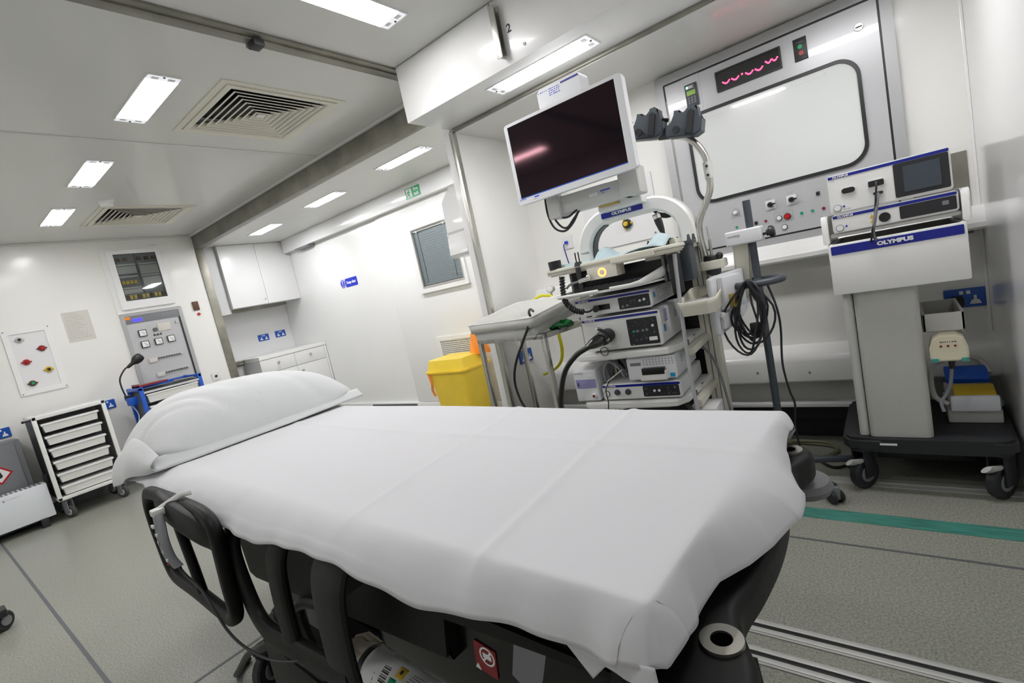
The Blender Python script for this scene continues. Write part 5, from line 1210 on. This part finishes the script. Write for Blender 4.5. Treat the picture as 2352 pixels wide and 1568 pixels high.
t = thing('pressure_gauge', 'small round grey gauge standing at the back corner of the tray', 'gauge', (-1.615, 2.50, 1.02))
MB().cyl((-1.70, 2.58, 1.105), (-1.71, 2.62, 1.105), .024, seg=20, bev=.003).tube([(-1.706, 2.60, 1.0), (-1.706, 2.60, 1.085)], .006, 8).build('body', 'plastic_grey', t)
MB().cyl((-1.6995, 2.578, 1.105), (-1.70, 2.580, 1.105), .018, seg=18).build('dial', 'white_print', t)
t = thing('green_bag', 'shiny green plastic bag bulging out under the tray at the right', 'bag', (-1.45, 2.24, .90))
def gbag(u, v):
    a_ = 2*PI*u; r_ = math.sin(PI*v)**.6
    return Vector((-1.470+.058*r_*math.cos(a_)*(1+.2*math.sin(4*a_)), 2.27+.09*r_*math.sin(a_), .914+.014*math.cos(PI*v)+.006*math.sin(5*a_+3*v)+.004*math.sin(9*a_)))
MB().grid(gbag, 28, 12).build('bag', 'green_plastic', t)

# ================================================================ PATIENT TROLLEY (BED)
BY = math.radians(-2.9)
BF = Matrix.Translation((-.2, .79, 0)) @ Matrix.Rotation(BY, 4, 'Z')      # x = 0 foot end, -x to the head
bf = lambda *v: BF @ Vector(v)
BM = lambda f=None: MB(BF @ (f or Matrix()))
def bthing(name, label, cat, loc): return thing(name, label, cat, bf(*loc), BY)
t = bthing('patient_trolley', 'black hospital patient trolley under the white sheet, filling the foreground', 'bed', (-1.2, 0, 0))
BX, BYy = 1.2, 0     # child offset for castor helper (local to the empty)
BM().prism(rrect(-2.44, -.062, -.315, .335, .05, 5), .70, .785, .02, 3).build('mattress', 'mattress_black', t)
BM().prism(rrect(-2.42, -.08, -.30, .32, .03, 3), .655, .70, .006).build('platform', 'charcoal', t)
for y0, y1 in ((-.325, -.290), (.31, .345)):
    MB(BF @ fr((0, y1, 0), (1, 0, 0), (0, 0, 1))).prism([(-2.38, .64), (-1.45, .62), (-1.45, .485), (-1.40, .475), (-.80, .535), (-.475, .555), (-.470, .655), (-.10, .665), (-.10, .69), (-2.38, .69)], 0, y1-y0, .008).build('side_frame', 'rail_black', t)
BM().box(-.78, -.12, -.298, -.16, .44, .66, .03, 4).build('lift_housing', 'shroud_black', t)
BM().box(-1.15, -.12, .16, .30, .50, .60, .03, 4).build('lift_housing', 'shroud_black', t)
# foot end moulding with steel-ringed sockets and bumper discs
def footpoly(sy_=1, cy0=.02):
    half = [(-.16, 0), (-.02, 0.0)]
    return half
near = [(.012, 0), (.010, -.09), (.004, -.150), (.004, -.178), (.013, -.205), (.030, -.235), (.046, -.262), (.055, -.295), (.050, -.33), (.028, -.36), (-.01, -.375), (-.06, -.372), (-.10, -.35), (-.12, -.31), (-.115, -.26), (-.10, -.2), (-.10, 0)]
far = [(-.105, .10), (-.105, .25), (-.10, .33), (-.09, .37), (-.07, .392), (-.04, .398), (-.012, .388), (.004, .36), (.006, .33), (-.004, .30), (-.015, .26), (-.012, .18), (.004, .10)]
pol = near[:1]+[(x, y) for x, y in near[1:]]
pol = (near[:-1]+far)[::-1]
def pebble(poly, z0, z1, r_, m_=5):
    n = len(poly); c_ = [Vector((x, y, 0)) for x, y in poly]; nn = []
    ar = sum(c_[i].x*c_[(i+1) % n].y-c_[(i+1) % n].x*c_[i].y for i in range(n)); sg = 1 if ar > 0 else -1
    for i in range(n):
        e = (c_[(i+1) % n]-c_[i-1]).normalized(); nn.append(Vector((-e.y, e.x, 0))*sg)
    prof_ = [(r_*(1-math.sin(PI/2*k/m_)), z0+r_*(1-math.cos(PI/2*k/m_))) for k in range(m_+1)]
    prof_ += [(r_*(1-math.cos(PI/2*k/m_)), z1-r_*(1-math.sin(PI/2*k/m_))) for k in range(m_+1)]
    tb = bmesh.new(); R_ = [[tb.verts.new((c_[i].x+nn[i].x*d_, c_[i].y+nn[i].y*d_, z_)) for i in range(n)] for d_, z_ in prof_]
    for A_, B_ in zip(R_, R_[1:]):
        for i in range(n): tb.faces.new((A_[i], A_[(i+1) % n], B_[(i+1) % n], B_[i]))
    tb.faces.new(R_[0][::-1]); tb.faces.new(R_[-1]); return tb
pol = [tuple(p[:2]) for p in spline([(x, y, 0) for x, y in pol], 5, True)]
q = BM(); q._merge(pebble(pol, .652, .712, .016)); mold = q.build('foot_moulding', 'rail_black', t, angle=60)
for cy_ in (-.247, .350):
    cx = .001 if cy_ < 0 else -.040
    pr = lambda r: [(cx+r*math.cos(k*PI/18), cy_+r*math.sin(k*PI/18)) for k in range(36)]
    BM().ringp(pr(.0265), pr(.0135), .708, .7165).build('socket_ring', 'ring_steel', mold)
    BM().cyl((cx, cy_, .7128), (cx, cy_, .7133), .0135, seg=24).build('socket_hole', 'hole_shade', mold)  # flat black disc paints the darkness inside the socket
BM().lathe((-.030, .375, .605), (-.030, .375, .645), [(.030, 0), (.054, .1), (.060, .45), (.054, .8), (.030, 1)], 32).cyl((-.035, .36, .64), (-.035, .36, .66), .025).build('bumper_disc', 'bumper_grey', t)
BM().lathe((.024, -.325, .595), (.024, -.325, .645), [(.030, 0), (.060, .1), (.066, .45), (.060, .8), (.035, 1)], 32).build('bumper_disc', 'bumper_grey', t)
# side rails: bars of a rounded, flattened section
def bar(pts, w_, name='bar', m_='rail_black', y=-.43, th=.017, n=5, closed=False):
    P_ = [(x, yy if len(p) > 2 else y, z) for p in pts for x, z, yy in [((p[0], p[1], p[2]) if len(p) > 2 else (p[0], p[1], y))]]
    sp_ = spline(P_, n, closed)
    return BM().tube(sp_, w_, 14, closed=closed, flat=th/w_, up=None)
def flatbar(pts, w_, m_, parent, th=.018, closed=False, n=5):
    sp_ = spline(pts, n, closed); tb = bmesh.new(); rings = []; N_ = len(sp_)
    for i in range(N_):
        tg = (sp_[(i+1) % N_]-sp_[i-1]) if closed else (sp_[min(N_-1, i+1)]-sp_[max(0, i-1)])
        tg.normalize(); wd = Vector((-tg.z, 0, tg.x)).normalized(); ny = tg.cross(wd).normalized()
        rings.append([tb.verts.new(sp_[i]+wd*w_*math.copysign(abs(math.cos(2*PI*k/16))**.75, math.cos(2*PI*k/16))+ny*th*math.copysign(abs(math.sin(2*PI*k/16))**.75, math.sin(2*PI*k/16))) for k in range(16)])
    for i in range(N_ if closed else N_-1):
        A_, B_ = rings[i], rings[(i+1) % N_]
        for k in range(16): tb.faces.new((A_[k], A_[(k+1) % 16], B_[(k+1) % 16], B_[k]))
    if not closed: tb.faces.new(rings[0][::-1]); tb.faces.new(rings[-1])
    q = BM(); q._merge(tb); return q
def side_rail(y, near_side):
    yy = lambda p: (p[0], y+(p[2] if len(p) > 2 else 0), p[1])
    r1 = flatbar([yy(p) for p in [(-1.93, .62), (-1.915, .55), (-1.885, .475), (-1.82, .445), (-1.6, .452), (-1.38, .452), (-1.29, .46), (-1.245, .50), (-1.240, .57), (-1.222, .68), (-1.222, .735), (-1.275, .765), (-1.40, .770), (-1.62, .765), (-1.82, .758), (-1.88, .742), (-1.925, .69)]], .021, 'rail_black', t, closed=True).build('side_rail', 'rail_black', t)
    flatbar([yy(p) for p in [(-1.60, .755), (-1.58, .64), (-1.555, .54), (-1.54, .455)]], .017, '', t, .014).build('bar', 'rail_black', r1)
    flatbar([yy(p) for p in [(-1.60, .765, -.02), (-1.50, .755, -.024), (-1.36, .742, -.022), (-1.27, .725, -.012), (-1.235, .70, .004)]], .040, '', t, .020).build('grip', 'rail_black', r1)
    y = y+(.030 if near_side else -.02)
    r2 = flatbar([yy(p) for p in [(-1.225, .75, .045), (-1.235, .70, .01), (-1.235, .64), (-1.215, .54), (-1.175, .475), (-1.10, .452), (-.98, .462), (-.86, .474), (-.70, .490)]], .034, '', t, .016, n=8).build('side_rail', 'rail_black', t)
    for xa, xb, w_, m_ in ((-.955, -.975, .040, 'rail_black'), (-.715, -.735, .058, 'rail_grey')):
        flatbar([yy(p) for p in [(xa+.004, .752, .045), (xa, .70, .008), ((xa+xb)/2-.004, .60), (xb, .47)]], w_, '', t, .014).build('bar', m_, r2)
    return r1
if True:
    r1n = side_rail(-.435, True); side_rail(.46, False)
for o_ in [x for x in bpy.data.objects if x.parent == t and x.name.startswith('side_rail')][2:]: o_.location.z -= .26; o_.location.y -= .06
BM(fr((0, -.463, 0), (1, 0, 0), (0, 0, 1))).prism([(-1.615, .735), (-1.602, .735), (-1.598, .775), (-1.61, .775)], 0, .004).build('yellow_tab', 'amber', r1n)
# rail supports, levers
for x in (-1.62, -.72): BM().box(x-.03, x+.03, -.41, -.30, .66, .71, .010).build('rail_mount', 'charcoal', t)
BM().tube(spline([(-.97, -.325, .522), (-1.03, -.33, .515), (-1.095, -.335, .485), (-1.11, -.335, .44), (-1.09, -.33, .34)], 5), .016, 10).build('release_lever', 'black', t)
BM().box(-1.118, -1.105, -.353, -.349, .455, .472, .001).build('lever_mark', 'amber', t)
BM(fr((0, -.335, 0), (1, 0, 0), (0, 0, 1))).box(-1.04, -.975, .455, .52, 0, .004, .001).build('tag_label', 'mid_grey', t)
# base shroud
bp = [(-1.72, -.20), (-1.66, -.27), (-1.45, -.29), (-1.10, -.20), (-.95, -.17), (-.45, -.19), (-.30, -.28), (-.16, -.29), (-.12, -.20), (-.12, .20), (-.16, .29), (-.30, .28), (-.45, .19), (-1.1, .2), (-1.45, .29), (-1.66, .27), (-1.72, .20)]
BM().prism(bp, .13, .235, .03, 4).build('base_shroud', 'shroud_black', t, angle=60)
BM().prism(rrect(-.98, -.18, -.155, .155, .05, 4), .235, .46, .045, 4).build('pump_cover', 'shroud_black', t, angle=60)
BM().prism(rrect(-1.375, -.99, -.365, -.18, .02, 4), .07, .328, .012, 3).build('base_corner_cover', 'rail_grey', t)
for x in (-1.45, -.45): BM().cyl((x, 0, .2), (x, 0, .66), .075, seg=24).build('lift_column', 'charcoal', t)
cyl_cradle = BM().prism([(-.90, -.33), (-.30, -.33), (-.30, -.17), (-.90, -.17)], .19, .225, .01).build('cylinder_cradle', 'shroud_black', t)
q = BM(fr((0, -.160, 0), (1, 0, 0), (0, 0, 1)))
lb = BM(Matrix.Translation((-.405, -.2985, .572)) @ Matrix.Rotation(.15, 4, 'Y') @ fr((0, 0, 0), (1, 0, 0), (0, 0, 1))).rbox(-.026, .026, -.030, .027, 0, .002, .003).build('warning_sticker', 'dark_red', t)
Q = BF @ Matrix.Translation((-.405, -.3009, .572)) @ Matrix.Rotation(.15, 4, 'Y') @ fr((0, 0, 0), (1, 0, 0), (0, 0, 1))
cr_o = [(.006+.018*math.cos(k*PI/12), .008+.018*math.sin(k*PI/12)) for k in range(24)]; cr_i = [(.006+.0145*math.cos(k*PI/12), .008+.0145*math.sin(k*PI/12)) for k in range(24)]
MB(Q).ringp(cr_o, cr_i, 0, .0006).box(-.004, .016, .003, .013, 0, .0006).prism([(-.006, -.004), (-.003, -.007), (.018, .020), (.015, .023)], 0, .0008).build('prohibition_symbol', 'white_print', lb)
MB(Q).prism([(-.026, -.030), (-.012, -.030), (-.019, -.018)], 0, .0006).build('warning_triangle', 'white_print', lb)
MB(BF @ fr((0, -.298, 0), (1, 0, 0), (0, 0, 1))).prism([(-.345, .565), (-.325, .628), (-.255, .640), (-.275, .585), (-.30, .535)], 0, .001).build('grey_sticker', 'mid_grey', t)
for x in (-1.62, -.25):
    for y in (-.30, .30): castor(t, x+1.2, y, .15, .065, .035, .4+x, 'charcoal', 'charcoal', 'mid_grey')
# hand pendant with its cable
t = bthing('hand_pendant', 'grey hand pendant with buttons hooked over the black side rail', 'remote control', (-1.45, -.48, .6))
p0, p1 = Vector((-1.475, -.490, .770)), Vector((-1.415, -.50, .585))
pp = [Vector((-1.485, -.492, .775)), Vector((-1.47, -.497, .745)), Vector((-1.445, -.505, .70)), Vector((-1.425, -.505, .655)), Vector((-1.408, -.497, .625))]
sp_ = spline(pp, 4); tb = bmesh.new(); rings = []
for i, p in enumerate(sp_):
    f_ = i/(len(sp_)-1); w_ = .016+.006*math.sin(PI*min(1, f_*1.15))-.004*f_; d_ = .012
    rings.append([tb.verts.new(p+Vector((w_*math.copysign(abs(math.cos(a_))**.5, math.cos(a_)), d_*math.copysign(abs(math.sin(a_))**.5, math.sin(a_)), 0))) for a_ in [2*PI*k/16 for k in range(16)]])
for A_, B_ in zip(rings, rings[1:]):
    for k in range(16): tb.faces.new((A_[k], A_[(k+1) % 16], B_[(k+1) % 16], B_[k]))
tb.faces.new(rings[0][::-1]); tb.faces.new(rings[-1]); q = BM(); q._merge(tb); q.build('body', 'mid_grey', t)
BM().box(-1.502, -1.466, -.508, -.476, .762, .782, .005).build('top_cap', 'plastic_grey', t)
BM().tube([(-1.484, -.485, .778), (-1.45, -.435, .802), (-1.44, -.41, .800)], .0085, 8, flat=.4, up=(0, 0, 1)).build('hook', 'plastic_white', t)
for k in range(5):
    z = .742-k*.0225; x = -1.466+k*.0115
    for s_ in (-1, 1): BM().box(x+s_*.006-.0035, x+s_*.006+.0035, -.5178, -.512, z-.0045, z+.0045, .0008).build('button', 'white_print' if (k+s_) % 3 else 'charcoal', t)
BM().box(-1.420, -1.412, -.5165, -.51, .636, .642, .0008).build('red_button', 'red', t)
BM().tube(spline([(-1.408, -.497, .63), (-1.395, -.49, .60), (-1.32, -.48, .565), (-1.25, -.48, .53), (-1.20, -.475, .48), (-1.14, -.465, .45), (-1.05, -.45, .44), (-.96, -.43, .45), (-.90, -.40, .46)], 7), [.005]*4+[.0034]*53, 8).build('cable', 'charcoal', t)
tag(MB().tube(spline([bf(-1.85, -.30, .012), bf(-1.80, -.36, .015), bf(-1.70, -.37, .08), bf(-1.56, -.365, .19), bf(-1.43, -.36, .26), bf(-1.37, -.35, .29)], 7), .011, 8).build('power_cable', 'black'), 'thick black power cable running from the bed base to the floor', 'cable')
# oxygen cylinder
t = bthing('gas_cylinder', 'white gas cylinder with cream valve guard lying under the bed', 'gas cylinder', (-.7, -.25, .19))
ax0, ax1 = Vector((-.945, -.25, .300)), Vector((-.30, -.25, .296))
BM().lathe(ax0, ax1, [(.020, -.04), (.030, 0), (.050, .02), (.063, .05), (.067, .08), (.067, .97), (.060, 1)], 40).build('cylinder', 'cylinder_white', t)
BM().lathe((-.950, -.25, .300), (-.920, -.25, .300), [(.052, 0), (.056, .5), (.054, 1)], 32).build('black_collar', 'charcoal', t)
BM().lathe((-1.05, -.25, .302), (-.940, -.25, .300), [(.030, 0), (.046, .15), (.040, .4), (.048, .7), (.053, 1)], 28).build('valve_guard', 'valve_cream', t)
for a_ in (.6, 2.2, 4.0): BM().tube([(-.955, -.25+.045*math.cos(a_), .300+.045*math.sin(a_)), (-1.025, -.25+.050*math.cos(a_), .300+.050*math.sin(a_)), (-1.06, -.25+.032*math.cos(a_), .300+.032*math.sin(a_))], .012, 10).build('guard_arm', 'valve_cream', t)
BM().cyl((-1.085, -.25, .302), (-1.045, -.25, .302), .012, seg=12).build('valve_outlet', 'steel', t)
def on_cyl(x0, x1, a0, a1, name, m_, parent, r_=.0676, n=6):
    """label wrapped on the cylinder; angles from -y (towards the camera side) upwards"""
    def f_(u, v):
        a_ = math.radians(a0+(a1-a0)*v); return Vector((x0+.065+(x1-x0)*u, -.25-r_*math.cos(a_), .2985+r_*math.sin(a_)))
    return BM().grid(f_, 1, n).build(name, m_, parent, thick=.0003)
on_cyl(-.925, -.922, -60, 120, 'label_edge', 'mid_grey', t, n=16)
for k in range(12):
    w_ = [.8, .4, .6, .3][k % 4]; on_cyl(-.902, -.876, 26+k*4.2, 26+k*4.2+4*w_, 'barcode_bar', 'black_print', t, .0677, 2)
on_cyl(-.855, -.826, 64, 86, 'oxidiser_label', 'amber', t, .0677, 4)
on_cyl(-.846, -.836, 72, 80, 'flame_mark', 'black_print', t, .0681, 2)
on_cyl(-.866, -.842, 42, 60, 'green_label', 'green_sign', t, .0677, 4)
for k in range(5): on_cyl(-.815+.003*k, -.765-.008*(k % 2), 62+k*5, 62.0+k*5+1.4, 'print_line', 'grey_print', t, .0677, 1)
# ---- sheet draped over the mattress: flat top, overhang lofted down to a free hem line
EX, EN, EF, ZT = -.045, -.325, .345, .805
NEAR = [(-2.50, -.43, .76), (-1.85, -.428, .760), (-1.55, -.427, .748), (-1.31, -.424, .738), (-1.11, -.418, .729), (-.86, -.412, .745), (-.67, -.402, .753), (-.53, -.392, .729), (-.44, -.383, .722), (-.32, -.374, .735), (-.22, -.364, .731), (-.13, -.352, .729)]
CORNER = [(-.085, -.352, .733), (-.045, -.350, .734), (-.024, -.340, .736), (-.024, -.290, .740)]
FOOT = [(-.034, -.240, .730), (-.018, -.165, .734), (.002, -.111, .731), (.024, -.058, .735), (.041, .005, .748), (.036, .08, .755), (.010, .15, .760), (-.006, .218, .765), (-.018, .293, .782), (-.03, .345, .775)]
def along(L, k, t_):
    for p, q in zip(L, L[1:]):
        if (p[k]-t_)*(q[k]-t_) <= 0 and p[k] != q[k]:
            f_ = (t_-p[k])/(q[k]-p[k]); f_ = f_*f_*(3-2*f_); return Vector(p).lerp(Vector(q), f_)
    return Vector(L[0]) if abs(L[0][k]-t_) < abs(L[-1][k]-t_) else Vector(L[-1])
def sheet(u, v):
    NA = .035; NB = .12; NF = .10            # shares of the grid used by the overhangs
    a = EX-(u-NA)/(1-NA)*(2.42+EX) if u > NA else EX
    b = EN+(v-NB)/(1-NB-NF)*(EF-EN) if v > NB else EN
    b = min(b, EF)
    fu = max(0, 1-u/NA); fv = max(0, 1-v/NB); ff = max(0, (v-(1-NF))/NF)
    z = ZT+.0012*math.sin(5*a+3*b)+.0014*math.sin(11*b-4*a)
    cr_ = lambda t_, w_: math.exp(-abs(t_)/w_)
    z += .0052*cr_(a+.315+.12*(b+.33), .010)-.002*cr_(a+.34+.12*(b+.33), .02)+.0038*cr_(a+.70+.17*(b+.23), .010)+.0040*cr_(b-.105+.01*math.sin(4*a), .010)
    E_ = Vector((a, b, z))
    if fu == 0 and fv == 0 and ff == 0: return E_
    if fu > 0 and fv > 0:      # near foot corner
        d = max(fu, fv); th = (fu/(fu+fv)); L = [along(NEAR, 0, -.13)]+[Vector(p) for p in CORNER]+[along(FOOT, 1, -.240)]
        k = th*(len(L)-1); i = min(len(L)-2, int(k)); Hm = L[i].lerp(L[i+1], k-i)
    elif fu > 0 and ff > 0: d = max(fu, ff); Hm = Vector((-.04, .40, .74)).lerp(Vector((-.03, .345, .775)), fu/(fu+ff))
    elif fu > 0: d = fu; Hm = along(FOOT, 1, max(-.24, b)) if b > -.24 else along(FOOT, 1, -.24).lerp(Vector(CORNER[-1]), (-.24-b)/.085)
    elif fv > 0: d = fv; Hm = along(NEAR, 0, min(-.13, a)) if a < -.13 else along(NEAR, 0, -.13).lerp(Vector(CORNER[0]), (a+.13)/.085)
    else: d = ff; Hm = Vector((a, .40, .72))
    if fu == 0 and fv > 0: Hm.x = a if a < -.13 else Hm.x
    # rounded profile from the edge to the hem
    h = d; out = math.sin(min(1, h*1.15)*PI/2)*.35+.65*h; dn = h**1.55
    P_ = Vector((E_.x+(Hm.x-E_.x)*out, E_.y+(Hm.y-E_.y)*out, E_.z+(Hm.z-E_.z)*dn))
    s_ = h*(1-.3*h)
    if fv > 0 and fu == 0:
        P_.y += .006*math.sin(15*a+2*math.sin(5*a))*s_+.0025*math.sin(47*a+1)*h
        P_.z += .003*math.sin(21*a)*h+.0022*math.exp(-((h-.78)/.04)**2)
    if fu > 0 and fv == 0:
        P_.x += .008*math.sin(19*b+.8)*s_+.004*math.sin(43*b)*s_
    if fu > 0 and fv > 0:
        P_ += Vector((.005, -.005, 0))*math.sin(9*fu/(fu+fv))*s_
    return P_
o = BM().grid(sheet, 340, 110).build('bed_sheet', 'sheet_cloth', None, angle=80, thick=.0020)
tag(o, 'white cotton sheet with pressed folds draped over the patient trolley', 'sheet')
# lower layers of the turned corner
def layer(u, v):
    x = -.142+.104*u; y = -.347+.003*math.sin(6*u)-.003*v
    return Vector((x+.004*v, y, .740-v*(.014+.026*u**.7+.002*math.sin(9*u))))
BM().grid(layer, 20, 10).build('sheet_layer', 'sheet_cloth', o, angle=80, thick=.002)
def tip(u, v):
    x = -.172+.075*u; w_ = max(0, 1-abs(u-.5)*2)
    return Vector((x, -.341-.002*v, .735-.010*v-.042*v*w_))
BM().grid(tip, 20, 10).build('sheet_layer', 'sheet_cloth', o, angle=80, thick=.002)
# ---- pillow
def se(t_, p): return math.copysign(abs(t_)**p, t_)
PC = Vector((-2.175, .030, .805)); PW, PL, PH = .285, .435, .215
def pillow(u, v):
    th = 2*PI*u; ph = PI*v-PI/2
    cu, su = se(math.cos(th), .40), se(math.sin(th), .40); cp_, sp_ = max(0, math.cos(ph))**.55, math.sin(ph)
    x = PW*cu*cp_; y = PL*su*cp_
    ex, ey = abs(x)/PW, abs(y)/PL
    h = PH*(1-.10*(y/PL))*max(0, (1-ex**2.8))**.50*max(0, (1-ey**4.0))**.50
    z = h*(.5+.5*se(sp_, .7))
    if sp_ > 0:
        k = min(1, h/.08)
        z += k*(.004*math.sin(18*y+9*x)*(1-ex)*ey-.012*math.exp(-((y+.22-.9*(x-.12))/.022)**2)*max(0, x/PW)*1.2-.010*math.exp(-((y+.06-.8*(x-.15))/.025)**2)*max(0, x/PW)-.009*math.exp(-((y-.16-.6*(x-.15))/.03)**2)*max(0, x/PW))
        z += k*(-.013*math.exp(-((x+.02*math.sin(9*y)-.05-.6*(y+.30))/.018)**2)*max(0, -y/PL)**1.5-.011*math.exp(-((x+.10-.8*(y+.30))/.018)**2)*max(0, -y/PL)**1.5-.010*math.exp(-((x-.15-.5*(y+.3))/.014)**2)*max(0, -y/PL)**2)
    z += .018*(1-.6*ey)
    cx = .04*(ex**6)*(ey**6)
    return PC+Vector((x*(1+cx/PW*1.2), y*(1+cx/PL), z))
t = bthing('pillow', 'plump white pillow at the head of the bed, its case end hanging down', 'pillow', (-2.16, .04, .805))
BM().grid(pillow, 180, 90).build('pillow_body', 'pillow_cloth', t, angle=80)
# hem flange along the foot-side edge and the empty end of the case hanging over the side
def flange(u, v):
    y = -.40+.86*u; x = -1.905+.03*v-.02*abs(2*u-1)**3+.003*math.sin(14*u)
    return Vector((x+.01*v, y, .850-.030*v+.006*math.sin(9*u)*(1-v)-.012*(1-u)*v))
BM().grid(flange, 60, 5).build('case_hem', 'pillow_cloth', t, angle=80, thick=.0025)
def flap(u, v):
    x = -2.43+.55*u+.012*math.sin(9*v+4*u)*(1-u)
    top = .945-.085*u**2-.11*(1-u)**3; bot = .690+.125*u**.8
    y = -.375-.075*math.sin(min(1, v*1.1)*PI/2)+.012*math.sin(15*u+2)*v*(1-.4*v)*(1-u)+.055*u**3*v
    z = top+(bot-top)*(v**1.15)+.006*math.sin(11*u+1)*v
    return Vector((x-.03*v*(1-u), y, z))
BM().grid(flap, 90, 30).build('case_end', 'pillow_cloth', t, angle=80, thick=.0025)
